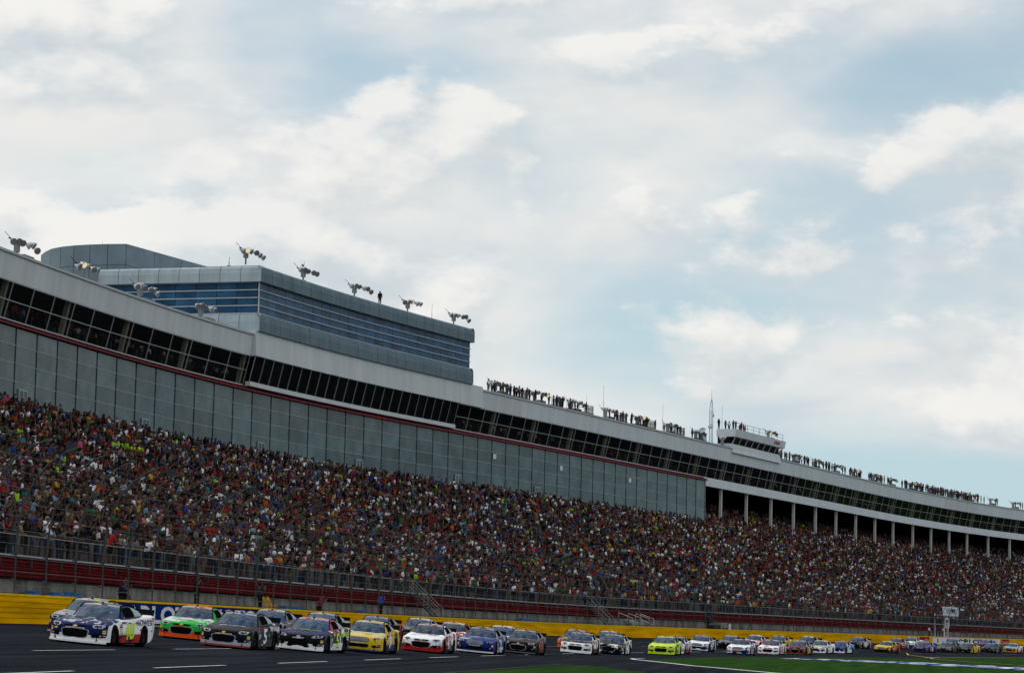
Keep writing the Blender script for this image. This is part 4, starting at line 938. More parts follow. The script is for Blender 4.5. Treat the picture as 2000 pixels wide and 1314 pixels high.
# photographers and crew behind the wall
CROUCH = person_mesh('person_crouching', (((.26, -.20, 1.28), (.08, -.32, 1.52)),) * 2, 1.12, cap=True, lean=.35, legs={'l': ((.16, -.32, .88), (.15, -.10, .50), (.16, -.22, .45)), 'r': ((.14, -.22, .55), (.13, .16, .5), (.13, .10, .44))})
m_cam = mat('camera body', (.012, .012, .013), .4)
def shooter(x, n, shirt, label, cl, me, h=.85, dz_=0.0, turn=.6, z=1.55, gs_='photographers behind the wall'):
    s = s_at(x, n, h + .8); M = frame(s, n, h + dz_) @ Matrix.Rotation(turn, 4, 'Z')
    person(me, M, np.array(SD[shirt]), TR[1], HT[2], SKN[0], label, gs_)
    c = empty('camera', M @ Matrix.Translation((0, -.33 - (.2 if me is CROUCH else 0), z)), cl, 'camera', 'cameras held by the photographers')
    MB().box((0, 0, 0), (.16, .12, .13)).box((0, .0, .09), (.07, .07, .05)).build('body', m_cam, c)
    MB().lathe([(0, .0), (.055, .0), (.055, .12), (.075, .26), (.0, .26)], 10, Matrix.Rotation(PI / 2, 4, 'X')).build('lens', m_cam, c)
shooter(238, 1.2, 'navy', 'crouching photographer in navy behind the wall above the blue and white lead car', 'camera held by the crouching photographer in navy', CROUCH, dz_=-.42, turn=-.5, z=1.5)
shooter(384, 1.6, 'black', 'cameraman in black standing behind the wall, left of the yellow folding chairs', 'camera held by the cameraman in black', POSES[2], turn=-.2)
shooter(508, 1.6, 'charcoal', 'photographer in dark clothes beside the yellow folding chairs', 'camera held by the photographer beside the yellow chairs', POSES[2])
shooter(622, 1.3, 'maroon', 'low photographer in dark red behind the wall above the dark blue and pink car', 'camera held by the low photographer in dark red', CROUCH, dz_=-.45, turn=.5, z=1.5)
shooter(743, 1.5, 'blue', 'photographer in blue vest and grey trousers behind the wall above the yellow car', 'camera held by the photographer in blue vest', POSES[2], turn=.9)
shooter(1383, 1.6, 'black', 'camera operator in black at the broadcast camera cart', 'camera held by the operator at the cart', POSES[2], turn=.3)
for x, c, l in ((1858, 'light blue', 'official in light blue on top of the starter\'s stand'), (1868, 'navy', 'official in navy on top of the starter\'s stand')): roof_person(x, 1.2, .85 + 3.28, c, l, 0, 'officials on the starter stand')
for i, (x, c) in enumerate(((1815, 'white'), (1822, 'navy'), (1829, 'blue'), (1835, 'navy'), (1842, 'white'), (1911, 'charcoal'))): roof_person(x, 2.2 + .5 * (i % 2), .85, c, f'crew member in {c} behind the wall, {ordinal(i + 1)} from left round the starter\'s stand', (0, 4, 0, 5, 0, 0)[i], 'crew behind the wall near the starter stand')
# ------------------------------------------------------------------ stock cars
CP = np.array([(-.03, .13, .92), (0, .28, .92), (0, .45, .92), (-.04, .57, .92), (-.13, .64, .92), (-.45, .715, .91), (-.90, .765, .90), (-1.35, .80, .885), (-1.62, .825, .87), (-2.4, .86, .86), (-3.3, .92, .86), (-4.05, .965, .88), (-4.6, .985, .885), (-4.93, .965, .87), (-4.98, .8, .88), (-5.0, .55, .88), (-4.95, .22, .86)])
SBK = np.array([.42, .42, .42, .42, .40, .33, .20, .07, 0, 0, 0, 0, 0, -.06, -.1, -.1, -.1])
def cat(A, u):
    A = np.asarray(A); i = int(max(0, min(len(A) - 2, math.floor(u)))); t = u - i
    p = [A[max(0, min(len(A) - 1, i + k))] for k in (-1, 0, 1, 2)]
    return .5 * (2 * p[1] + (p[2] - p[0]) * t + (2 * p[0] - 5 * p[1] + 4 * p[2] - p[3]) * t * t + (3 * p[1] - p[0] - 3 * p[2] + p[3]) * t ** 3)
def Fs(u, v):
    x, z, w_ = cat(CP, u); a = abs(v); x = x - float(cat(SBK, u)) * a ** 2.4
    if 4 <= u <= 13.2:
        k = min(1, (u - 4) / .8)
        z += k * (.034 * math.exp(-((a - .80) / .15) ** 2) * (1 if u < 8 else .3) - .055 * max(0, (a - .86) / .14) ** 2) + (.014 if (a < .42 and 4.6 < u < 8) else 0)
    return Vector((x + 2.5, w_ * v, z))
_UZ = np.array([[cat(CP, u)[1], u] for u in np.linspace(0, 4, 60)]); _UX = np.array([[-cat(CP, u)[0], u] for u in np.linspace(4, 13, 140)])
def face(y, z, off=.008):
    u = float(np.interp(z, _UZ[:, 0], _UZ[:, 1])); w_ = cat(CP, u)[2]; return Fs(u, y / w_) + Vector((off, 0, off * .3))
def hood(x, y, off=.008):
    u = float(np.interp(-x, _UX[:, 0], _UX[:, 1])); w_ = cat(CP, u)[2]; return Fs(u, max(-1, min(1, y / w_))) + Vector((0, 0, off))
XW = (-1.05, -3.84)
_EX = np.array([[-(Fs(u, 1).x - 2.5), Fs(u, 1).z, Fs(u, 1).y] for u in np.linspace(4, 13, 120)])
def zlow(x):
    for c in XW:
        if abs(x - c) < .36: return max(.13, .33 + math.sqrt(.36 ** 2 - (x - c) ** 2))
    return .13 + .14 * max(0, (-x - 4.25) / .7)
def ztop(x): return float(np.interp(-x, _EX[:, 0], _EX[:, 1]))
def yside(x, z):
    yt = float(np.interp(-x, _EX[:, 0], _EX[:, 2])); t = max(0, min(1, (z - .13) / (ztop(x) - .13))); k = min(1, max(0, (-x - .45) / .45)) * min(1, max(0, (5.0 + x) / .4))
    return yt - .09 * max(0, (-x - 4.25) / .7) ** 2 + .065 * k * math.sin(PI * min(1, (1 - t) * .62 + .0)) ** .8
def side(x, z, sg=1, off=.006): return Vector((x + 2.5, sg * (yside(x, z) + off), z))
us = sorted(set(np.linspace(0, 4.6, 16).tolist() + np.linspace(4.6, 13, 30).tolist() + np.linspace(13, 16, 8).tolist()))
vs_ = [-1, -.96, -.9, -.82, -.7, -.55, -.43, -.41, -.2, 0, .2, .41, .43, .55, .7, .82, .9, .96, 1]
bm_ = MB()
def slot(i, j):
    u = (us[i] + us[i + 1]) / 2
    return (1 if u < 1.25 else 0) if u < 4.3 else (2 if u < 8.1 else 8)
bm_.grid([Fs(u, v) for u in us for v in vs_], len(us), len(vs_), slot)
xs_ = sorted(set([-.56, -.62, -.68] + np.linspace(-.69, -1.41, 19).tolist() + np.linspace(-1.45, -3.45, 17).tolist() + np.linspace(-3.48, -4.20, 19).tolist() + [-4.3, -4.5, -4.7, -4.85, -4.93]), reverse=True)
for sg in (1, -1):
    pts = [[Fs(k / 8 * 4, sg) for k in range(9)]]
    for x in xs_:
        a, b = zlow(x), ztop(x); pts.append([Vector((x + 2.5, sg * yside(x, a + (b - a) * k / 8), a + (b - a) * k / 8)) for k in range(9)])
    fl = [p for c in pts for p in c]
    def sslot(i, j):
        x = xs_[max(0, min(len(xs_) - 1, i))]
        return 5 if j < 3 and -1.4 > x > -3.5 else (3 if x > -3.0 else 4)
    o = len(bm_.v); bm_.v += [tuple(p) for p in fl]
    for i in range(len(pts) - 1):
        for j in range(8):
            q = (o + i * 9 + j, o + (i + 1) * 9 + j, o + (i + 1) * 9 + j + 1, o + i * 9 + j + 1); bm_.f.append(q if sg < 0 else q[::-1]); bm_.m.append(sslot(i, j))
# greenhouse frame: roof, pillars
def wsh(v, t):                                                 # windshield, t 0 at the cowl
    a = Vector((2.5 - 1.46 - .34 * v * v, .80 * v, .822)); b = Vector((2.5 - 2.14 - .12 * v * v, .60 * v, 1.275 - .035 * v * v)); p = a.lerp(b, t); p.z += .03 * math.sin(PI * t); return p
def rfp(v, t):
    a, b = wsh(v, 1), Vector((2.5 - 3.22, .58 * v, 1.275 - .04 * v * v)); p = a.lerp(b, t); p.z += .028 * math.sin(PI * t); return p
def bkp(v, t):
    a, b = rfp(v, 1), Vector((2.5 - 4.22 + .1 * v * v, .70 * v, .985)); p = a.lerp(b, t); p.z += .02 * math.sin(PI * t); return p
vv = np.linspace(-1, 1, 11)
bm_.grid([rfp(v, t) for t in np.linspace(0, 1, 7) for v in vv], 7, 11, 6)
def sdp(a, b, sg):                                             # side of the cabin: a front to back, b belt to roof
    lo = Vector((2.5 - 1.80 - 2.25 * a, .80 + .045 * math.sin(PI * a) - .10 * max(0, a - .8) / .2, .83 + .14 * a))
    if a < .22: hi = wsh(1, a / .22)
    elif a < .62: hi = rfp(1, (a - .22) / .40)
    else: hi = bkp(1, (a - .62) / .38 * .97)
    p = lo.lerp(hi, b); p.y += .03 * math.sin(PI * b) * min(1, a / .2); return Vector((p.x, sg * p.y, p.z))
for sg in (1, -1):
    aa = np.linspace(0, 1, 24); g_ = [sdp(a, b, sg) for a in aa for b in np.linspace(0, 1, 6)]
    bm_.grid(g_ if sg < 0 else [sdp(a, b, sg) for a in aa for b in np.linspace(1, 0, 6)], 24, 6, 7)
tmpl = [mat('paint slot', (.5, .5, .5))] * 9
body_me = bm_.mesh('car_body', tmpl, smooth=True)
m_glassw = glass('windscreen', (.55, .62, .7), .05, .18, (.020, .050, .10), .45)
m_net = mat('black net', (.006, .006, .007), .8); m_qw = mat('pale quarter glass', (.36, .39, .41), .18, var=.1, vscale=6)
m_tyre = mat('tyre rubber', (.008, .008, .009), .85); m_rim = mat('dark steel wheel', (.018, .018, .02), .5, metal=.3)
m_under = mat('underbody', (.005, .005, .006), .9); m_trim = mat('black trim', (.008, .008, .009), .4)
m_hlw = mat('headlight decal white', (.34, .36, .39), .3, spec=.2); m_hld = mat('headlight decal dark', (.06, .065, .07), .3)
m_gold = mat('gold emblem', (.6, .42, .10), .35, metal=.3); m_grey = mat('grille mesh', (.16, .155, .16), .4, metal=.4)
me_ws = MB().grid([wsh(v * .955, t) for t in np.linspace(.02, .84, 7) for v in vv], 7, 11).mesh('windshield', m_glassw, smooth=True)
me_vis = MB().grid([wsh(v * .955, t) + Vector((.002, 0, .002)) for t in np.linspace(.84, .99, 3) for v in vv], 3, 11)
me_back = MB().grid([bkp(v, t) for t in np.linspace(0, 1, 6) for v in vv], 6, 11).mesh('rear_window', m_glassw, smooth=True)
MEW = []
for sg in (1, -1):
    o_ = lambda a, b: sdp(a, b, sg) + Vector((0, sg * .012, .004))
    w1 = MB().grid([o_(a, b) for a in np.linspace(.17, .50, 8) for b in np.linspace(.10, .86, 6)], 8, 6)
    w2 = MB().grid([o_(a, b) for a in np.linspace(.535, .84, 8) for b in np.linspace(.10, .90 - 0, 6)], 8, 6)
    # rounded: pull the rear upper corner of the quarter glass
    MEW.append((w1.mesh('side_window', m_net), w2.mesh('quarter_window', m_qw, smooth=True)))
me_edge = MB()
for sg in (1, -1): me_edge.tube([wsh(sg * 1.0, t) + Vector((0, 0, .012)) for t in (.62, .8, 1)] + [rfp(sg, t) + Vector((0, 0, .012)) for t in (.2, .5, .8, 1)] + [bkp(sg, t) + Vector((0, 0, .01)) for t in (.3, .6, .9)], .017, 5)
me_edge = me_edge.mesh('roof_rail', m_trim)
me_flap = MB().lathe([(.05, 0), (.05, .05), (0, .055)], 8, Matrix.Translation((2.5 - 2.25, .0, 1.27))).mesh('roof_camera', m_trim)
me_spl = MB(); yy = np.linspace(-.93, .93, 15)
sp_ = [[Vector((2.5 + .06 - .44 * (abs(y) / .93) ** 2.4, y, z)) for y in yy] for z in (.075, .135)]; bk = [Vector((1.9, y, .135)) for y in yy]
me_spl.v = [tuple(p) for r in (sp_[0], sp_[1], bk) for p in r]; me_spl.f = [(r * 15 + i, r * 15 + i + 1, (r + 1) * 15 + i + 1, (r + 1) * 15 + i) for r in (0, 1) for i in range(14)]; me_spl.m = [0] * 28
me_under = MB().box((.05, 0, .36), (4.5, 1.36, .5)).box((2.0, 0, .3), (.5, 1.2, .3)).mesh('underbody', m_under)
me_skirt = MB().box((.05, 0, .115), (2.05, 1.80, .05)).mesh('side_skirt', m_under)
tp = [(.20, -.13), (.315, -.135), (.342, -.10), (.345, 0), (.342, .10), (.315, .135), (.20, .13)]
me_tyre = MB().lathe(tp, 22, Matrix.Rotation(PI / 2, 4, 'X')).mesh('tyre', m_tyre, smooth=True)
rm = MB().lathe([(.0, -.09), (.06, -.10), (.085, -.075), (.15, -.06), (.185, -.10), (.205, -.125), (.205, .13)], 18, Matrix.Rotation(PI / 2, 4, 'X'))
rm = rm.lathe([(.0, .09), (.06, .10), (.085, .075), (.15, .06), (.185, .10), (.205, .125)], 18, Matrix.Rotation(PI / 2, 4, 'X')); me_rim = rm.mesh('rim', m_rim, smooth=True)
me_lug = MB().lathe([(.05, -.105), (0, -.115)], 8, Matrix.Rotation(PI / 2, 4, 'X')).lathe([(0, .115), (.05, .105)], 8, Matrix.Rotation(PI / 2, 4, 'X')).mesh('hub', m_rim)
spv = MB(); spv.grid([Vector((2.5 - 4.80 - .10 * abs(y) - k * .10, y * .80, .972 + k * .20)) for k in (0, 1) for y in np.linspace(-1, 1, 9)], 2, 9)
spv.grid([Vector((2.5 - 4.82 - .10 * abs(y) - k * .10, y * .80, .972 + k * .20)) for k in (1, 0) for y in np.linspace(-1, 1, 9)], 2, 9); me_spo = spv.mesh('spoiler', m_trim)
def ring_patch(pts, fn, mb, mi=0, rings=3):
    c = (sum(p[0] for p in pts) / len(pts), sum(p[1] for p in pts) / len(pts)); o = len(mb.v); n = len(pts)
    mb.v.append(tuple(fn(*c)))
    for k in range(1, rings + 1):
        for p in pts: mb.v.append(tuple(fn(c[0] + (p[0] - c[0]) * k / rings, c[1] + (p[1] - c[1]) * k / rings)))
    for i in range(n):
        j = (i + 1) % n; mb.f.append((o, o + 1 + i, o + 1 + j)); mb.m.append(mi)
        for k in range(rings - 1): mb.f.append((o + 1 + k * n + i, o + 1 + (k + 1) * n + i, o + 1 + (k + 1) * n + j, o + 1 + k * n + j)); mb.m.append(mi)
    return mb
def rnd(poly, r=.25, k=3):
    out = []
    for i in range(len(poly)):
        a, b, c = poly[i - 1], poly[i], poly[(i + 1) % len(poly)]
        p0 = (b[0] + (a[0] - b[0]) * r, b[1] + (a[1] - b[1]) * r); p1 = (b[0] + (c[0] - b[0]) * r, b[1] + (c[1] - b[1]) * r)
        for q in range(k + 1):
            t = q / k; out.append(tuple((1 - t) ** 2 * p0[d] + 2 * t * (1 - t) * b[d] + t * t * p1[d] for d in (0, 1)))
    return out
mir = lambda P_: [(-a, b) for a, b in P_][::-1]
f8 = lambda off: (lambda y, z: face(y, z, off))
FR = {}
def front_parts(style):
    L = []; q = lambda name, polys, m, off=.010: L.append((name, (lambda mb: [ring_patch(p, f8(off), mb) for p in polys] and mb)(MB()).mesh(name, m)))
    if style == 'C':
        q('grille_surround', [rnd([(-.47, .49), (.47, .49), (.40, .205), (-.40, .205)])], m_hlw, .007)
        q('lower_grille', [rnd([(-.44, .475), (.44, .475), (.37, .22), (-.37, .22)])], m_net, .012)
        q('upper_grille', [rnd([(-.37, .595), (.37, .595), (.33, .53), (-.33, .53)], .3)], m_net, .010)
        L.append(('emblem', (lambda mb: [ring_patch(p, f8(.018), mb, rings=1) for p in ([(-.085, .575), (.06, .58), (.085, .552), (-.06, .547)], [(-.03, .597), (.04, .597), (.03, .53), (-.04, .53)])] and mb)(MB()).mesh('emblem', m_gold)))
        hl = [(.50, .60), (.60, .655), (.86, .64), (.80, .53), (.56, .525)]; dk = [(.50, .34), (.80, .375), (.84, .25), (.53, .235)]
        lens = [rnd([(c - .04, z + .035), (c + .04, z + .035), (c + .04, z - .035), (c - .04, z - .035)], .5) for c, z in ((.62, .59), (.73, .59))]
    elif style == 'F':
        q('grille_surround', [rnd([(-.36, .645), (.36, .645), (.47, .53), (.38, .425), (-.38, .425), (-.47, .53)])], m_trim, .007)
        q('grille', [rnd([(-.34, .633), (.34, .633), (.445, .53), (.36, .437), (-.36, .437), (-.445, .53)])], m_grey, .011)
        q('lower_grille', [rnd([(-.46, .37), (.46, .37), (.42, .22), (-.42, .22)])], m_net, .011)
        hl = [(.54, .60), (.66, .64), (.88, .635), (.84, .575), (.62, .56)]; dk = [(.56, .32), (.80, .34), (.82, .24), (.58, .235)]; lens = [rnd([(c - .04, z + .025), (c + .04, z + .025), (c + .04, z - .025), (c - .04, z - .025)], .5) for c, z in ((.68, .605), (.78, .608))]
        bars = MB()
        for i in range(9):
            z = .45 + i * .021; ww = .36 + .08 * (1 - abs(z - .53) / .1); ring_patch([(-ww, z + .004), (ww, z + .004), (ww, z - .004), (-ww, z - .004)], f8(.016), bars, rings=3)
        L.append(('grille_bars', bars.mesh('grille_bars', m_hlw)))
    else:
        q('lower_grille', [rnd([(-.30, .48), (.30, .48), (.46, .17), (-.46, .17)], .15)], m_net, .010)
        q('upper_grille', [rnd([(-.30, .60), (.30, .60), (.26, .535), (-.26, .535)], .3)], m_trim, .010)
        L.append(('emblem', (lambda mb: [ring_patch([(.085 * math.cos(a), .565 + .04 * math.sin(a)) for a in np.linspace(0, 2 * PI, 12, endpoint=False)], f8(.016), mb, rings=1)] and mb)(MB()).mesh('emblem', m_hlw)))
        hl = [(.46, .555), (.60, .645), (.87, .66), (.84, .57), (.60, .535)]; dk = [(.50, .40), (.80, .40), (.84, .25), (.58, .235)]; lens = [rnd([(c - .05, z + .03), (c + .05, z + .03), (c + .05, z - .03), (c - .05, z - .03)], .5) for c, z in ((.64, .60), (.76, .61))]
    for sg in (1, -1):
        s_ = (lambda p: p) if sg > 0 else mir
        q('headlight', [s_(rnd(hl))], m_hlw, .012); q('headlight_lens', [s_(p) for p in lens], m_hld, .018); q('brake_duct', [s_(rnd(dk, .2))], m_net, .012)
        q('fog_lamp', [s_([(.76 + .03 * math.cos(a), .30 + .03 * math.sin(a)) for a in np.linspace(0, 2 * PI, 10, endpoint=False)])], m_hlw, .018)
    return L
for st_ in 'CFT': FR[st_] = front_parts(st_)
# small contingency stickers on fenders and bumper corners
STK = [mat('sticker ' + k, c, .4) for k, c in (('white', (.6, .6, .6)), ('yellow', (.62, .45, .03)), ('red', (.4, .02, .02)), ('blue', (.03, .08, .35)), ('black', (.02, .02, .02)))]
def stickers(sg):
    mb = MB(); r_ = random.Random(5)
    for row in range(7):
        for c_ in range(2):
            x0 = -1.50 - c_ * .16; z0 = .26 + row * .065
            mb.add([side(x0 - a * .14, z0 + b * .05, sg, .008) for a, b in ((0, 0), (1, 0), (1, 1), (0, 1))], [(0, 1, 2, 3) if sg > 0 else (3, 2, 1, 0)], r_.randrange(5))
    for row in range(4):
        mb.add([face(sg * (.85 + a * .045), .26 + row * .06 + b * .045, .012) for a, b in ((-1, 0), (1, 0), (1, 1), (-1, 1))], [(0, 1, 2, 3)], (4, 2, 0, 1)[row])
    return mb.mesh('fender_stickers', STK)
ME_ST = [stickers(1), stickers(-1)]
def sponsor(seed):
    mb = MB(); r_ = random.Random(seed)
    for sg in (1, -1):
        for k in range(16):
            x0, z0 = (r_.uniform(-4.75, -4.3), r_.uniform(.35, .85)) if k < 4 else (r_.uniform(-3.35, -1.75), r_.choice((r_.uniform(.18, .27), r_.uniform(.70, .76))))
            a, b = r_.uniform(.10, .30), r_.uniform(.03, .06)
            mb.add([side(x0 - u * a, z0 + v * b, sg, .009) for u, v in ((0, 0), (1, 0), (1, 1), (0, 1))], [(0, 1, 2, 3) if sg > 0 else (3, 2, 1, 0)], r_.randrange(5))
    for k in range(9):
        x0, y0 = r_.uniform(-1.45, -.6), r_.uniform(-.7, .55); a, b = r_.uniform(.08, .26), r_.uniform(.04, .09)
        mb.add([hood(x0 + v * b, y0 + u * a, .010) for u, v in ((0, 0), (1, 0), (1, 1), (0, 1))], [(0, 1, 2, 3)], r_.choice((0, 0, 3, 4, 2)))
    for k in range(3):
        y0 = r_.uniform(-.55, .35); mb.add([wsh(y + 0, t) + Vector((.006, 0, .006)) for y, t in ((y0, .87), (y0 + .3, .87), (y0 + .3, .96), (y0, .96))], [(0, 1, 2, 3)], r_.randrange(5))
    return mb.mesh('sponsor_decals', STK)
ME_SP = [sponsor(k) for k in range(6)]; NCAR = [0]
cg = MB()
for p in ([(.35, .55, .85), (.05, .5, 1.2), (-.65, .5, 1.2)], [(.35, -.55, .85), (.05, -.5, 1.2), (-.65, -.5, 1.2)], [(.05, .5, 1.2), (.05, -.5, 1.2)], [(-.3, .5, .7), (-.3, .2, 1.15)], [(.3, .0, .75), (.05, .05, 1.18)], [(-.65, .5, .7), (-.65, -.5, 1.15)], [(-.65, -.5, .7), (-.65, .5, 1.15)]): cg.tube(p, .025, 5)
me_cage = cg.mesh('roll_cage', mat('cage paint', (.35, .36, .37), .5))
me_dr = MB().lathe([(.0, .16), (.09, .14), (.135, .04), (.13, -.06), (.09, -.14), (.0, -.15)], 12, Matrix.Translation((-.25, .38, 1.0))).box((-.42, .38, .78), (.12, .5, .55)).mesh('driver_helmet', mat('helmet', (.3, .3, .32), .3))
_PT = {}
def paint(c1, c2=None, sc_=2.0, lo=.5, stretch=(1, 1, 1)):
    key = (c1, c2, sc_, lo, stretch)
    if key not in _PT:
        _PT[key] = mat('car paint %d' % len(_PT), c1, .35, spec=.035, coat=0.0, **(dict(col2=c2, vscale=sc_, lo=lo - .015, hi=lo + .015, stretch=stretch) if c2 else {}))
    return _PT[key]
Wt, Bk, Nv, Rd, Bl, Yl, Gr, Og, Lm, Gy, Mr, Sv, Tn, Cy, Pk = (.82, .82, .83), (.008, .008, .010), (.008, .013, .075), (.42, .018, .02), (.008, .024, .16), (.66, .43, .02), (.02, .40, .05), (.80, .11, .015), (.55, .72, .03), (.16, .165, .17), (.10, .008, .012), (.34, .35, .36), (.33, .25, .12), (.12, .38, .60), (.50, .07, .12)
def stock_car(s, n, style, label, nose, bump, hd_, sd, rear, rock, roof, pil, num=None, numc=Wt, text=(), visor=Sv, split=None, yaw=0.0):
    """s, n: centre of the car; paints by region; text: (where, words, width, height, colour, x or y, z, shear)"""
    M = frame(s, n, ground(n)) @ Matrix.Rotation(PI + yaw, 4, 'Z') @ Matrix.Rotation(-math.atan(.075 if n > -15 else .03), 4, 'X')
    c = empty('stock_car', M, label, 'race car', 'stock cars racing past the grandstand')
    px_ = lambda p: p if isinstance(p, bpy.types.Material) else paint(*p) if isinstance(p[0], tuple) else paint(p)
    cols = [px_(p) for p in (nose, bump, hd_, sd, rear, rock, roof, pil, rear)]
    b = link('body', body_me, c)
    for i, m in enumerate(cols): b.material_slots[i].link = 'OBJECT'; b.material_slots[i].material = m
    def part(name, me, m=None, par=c, T_=None):
        o = link(name, me, par, T_)
        if m: o.material_slots[0].link = 'OBJECT'; o.material_slots[0].material = m
        return o
    part('windshield', me_ws); part('visor_strip', MEV, px_(visor)); part('rear_window', me_back); part('roof_rail', me_edge); part('roof_camera', me_flap); part('splitter', MESP, px_(split or bump)); part('underbody', me_under); part('side_skirt', me_skirt); part('spoiler', me_spo); part('roll_cage', me_cage); part('driver_helmet', me_dr)
    for k in (0, 1): part('side_window', MEW[k][0]); part('quarter_window', MEW[k][1]); part('fender_stickers', ME_ST[k])['kind'] = 'stuff'
    part('sponsor_decals', ME_SP[NCAR[0] % 6])['kind'] = 'stuff'; NCAR[0] += 1
    for nm, me in FR[style]: part(nm, me)
    for x in XW:
        for sg in (1, -1):
            w_ = part('wheel', me_tyre, T_=Matrix.Translation((x + 2.5, sg * .80, .345)) @ Matrix.Diagonal((1, 1, 1, 1))); part('rim', me_rim, par=w_); part('hub', me_lug, par=w_)
    if num:
        for sg in (1, -1): letters('number', num, lambda a, b_, sg=sg: side(-2.45 - sg * a, .50 + b_, sg, .010), .44 * len(num) + .12, .54, px_(numc), c, shear=.22 * 1, bold=.03)
        letters('roof_number', num, lambda a, b_: rfp(max(-1, min(1, b_ / .6)), max(0, min(1, .5 - a / 1.1))) + Vector((0, 0, .008)), .62, .55, px_(numc), c, bold=.03)
    for wh, words, wd, ht, tcx, p0, p1, shx in text:
        if wh == 'hood': letters('lettering', words, lambda a, b_: hood(p0 - b_, p1 + a, .012), wd, ht, px_(tcx), c, shear=shx, bold=.02)
        elif wh == 'face': letters('lettering', words, lambda a, b_: face(p0 + a, p1 + b_, .014), wd, ht, px_(tcx), c, shear=shx, bold=.02)
        else:
            for sg in (1, -1): letters('lettering', words, lambda a, b_, sg=sg: side(p0 - sg * a, p1 + b_, sg, .010), wd, ht, px_(tcx), c, shear=shx, bold=.02)
    return c
MEV = me_vis.mesh('visor_strip', mat('visor', Sv)); MESP = me_spl.mesh('splitter', mat('splitter', Bk))
CHEV = ('face', 'CHEVROLET SS', .62, .036, Wt, 0, .508, 0); FUS = ('face', 'FUSION', .55, .05, Wt, 0, .393, 0); CAM = ('face', 'CAMRY', .45, .05, Wt, 0, .51, .2)
def on(px, n): return s_at(px, n, ground(n) + .1) + 2.5                  # centre s of a car whose nose shows at column px
def roofat(px, n): return s_at(px, n, ground(n) + 1.25)
X = stock_car
# inner line
X(on(154, -7.76), -7.76, 'C', 'blue and white stock car with red rear flank, number 48 in yellow-green, leading', (Nv, Wt, 2.6, .30), (Wt, Nv, 1.6, .36), (Nv, (.42, .45, .5), 2.6, .45, (1, 2.2, 1)), Wt, (Wt, Rd, 1.5, .40, (1, 1, 2.5)), (Rd, Mr, 3, .5), Nv, (Nv, Wt, 6, .36), '48', Lm, (CHEV, ('side', "LOWE'S", 1.3, .19, Nv, -3.85, .77, .1), ('face', '48', .14, .07, Lm, -.68, .46, .2)), split=Wt, yaw=-.075)
X(on(438, -9.23), -9.23, 'C', 'black stock car with pale blue nose outline and white number 5', Bk, (.40, .50, .62), Bk, Bk, (Bk, Wt, 3, .4), (.05, .05, .055), (.02, .02, .022), (.05, .05, .05), '5', Wt, (CHEV, ('hood', 'TIME WARNER', 1.0, .14, Wt, -1.15, 0, .15), ('hood', 'TEACHERS', .75, .10, Sv, -.92, -.1, .15), ('side', 'TIME WARNER', 1.3, .17, Wt, -3.8, .78, .1)), split=(.30, .05, .03), yaw=-.035)
X(on(585, -10.65), -10.65, 'T', 'navy and white stock car with pink roof and yellow-green number 15', Bk, (Wt, Bk, 1.5, .34), Nv, Bk, (Bk, Wt, 2.2, .45), Wt, Pk, Pk, '15', Lm, (CAM, ('hood', 'ENERGY', 1.1, .20, Lm, -1.30, 0, .2), ('side', '5-hour ENERGY', 1.4, .22, Lm, -3.8, .73, .15)), split=Wt, yaw=-.04)
X(on(697, -11.24), -11.24, 'F', 'bright yellow stock car with blue splitter and number 9 on white flash', Yl, Yl, (Yl, (.58, .50, .22), 2.2, .60), (Yl, (.42, .27, .02), 2, .45), (Yl, Bk, 1.6, .48), (.03, .03, .14), Yl, Yl, '9', Wt, (FUS, ('hood', 'STANLEY', 1.0, .16, Wt, -1.15, 0, .1), ('side', 'STANLEY', .8, .12, Bk, -3.75, .80, .1)), split=(.03, .03, .20))
X(on(820, -11.69), -11.69, 'C', 'white stock car with red lower half and white number 41', Wt, Rd, (Wt, Wt), (Rd, (.30, .012, .015), 2, .5), (Wt, Rd, 2, .45), (.02, .02, .06), (Rd, (.55, .2, .2), 3, .5), Wt, '41', Wt, (('face', 'CHEVROLET SS', .62, .036, Bk, 0, .508, 0), ('hood', 'HAAS', 1.0, .17, Rd, -1.1, 0, .1)), split=Rd)
X(on(925, -12.64), -12.64, 'F', 'royal blue stock car with silver grille and white number 12', Bl, Nv, (Bl, (.35, .4, .5), 1.8, .40, (1, .6, 1)), (Bl, Nv, 2, .45), (Bl, (.4, .45, .55), 2, .42), (Wt, Bl, 2.5, .48), (Nv, Og, 1.4, .38), Sv, '12', Wt, (FUS, ('hood', 'FIFTH THIRD', 1.1, .13, Wt, -1.2, 0, .1)), split=Wt)
X(on(1010, -13.29), -13.29, 'C', 'black stock car with red-orange number 78', Bk, Bk, (Bk, (.03, .03, .032), 2, .5), Bk, (Bk, Gy, 2, .42), (.05, .03, .03), (Bk, Rd, 1.6, .36), Sv, '78', (.75, .07, .04), (CHEV, ('hood', 'FURNITURE ROW', 1.15, .12, Wt, -1.25, 0, .1)), split=(.12, .12, .12))
X(on(1122, -13.95), -13.95, 'C', 'white-nosed stock car with dark hood, dark red sills and number 1', Wt, Wt, (Bk, Sv, 2, .40), (Wt, Mr, 2, .42), (Wt, Mr, 2, .5), Mr, (Mr, Sv, 2.4, .48), Wt, '1', (.25, .02, .03), (('hood', 'BANKING', .9, .12, Wt, -1.15, 0, .1),), split=Wt)
X(on(1187, -14.63), -14.63, 'C', 'black and white swirled stock car close behind the white-nosed number 1 car', (Wt, Bk, 2.2, .48), (Wt, Bk, 2, .5), Bk, (Bk, Wt, 2.2, .46), (Bk, Wt, 2.2, .48), (Wt, Bk, 3, .48), (Bk, Wt, 1.8, .36), Wt, '44', Wt, (), split=Bk)
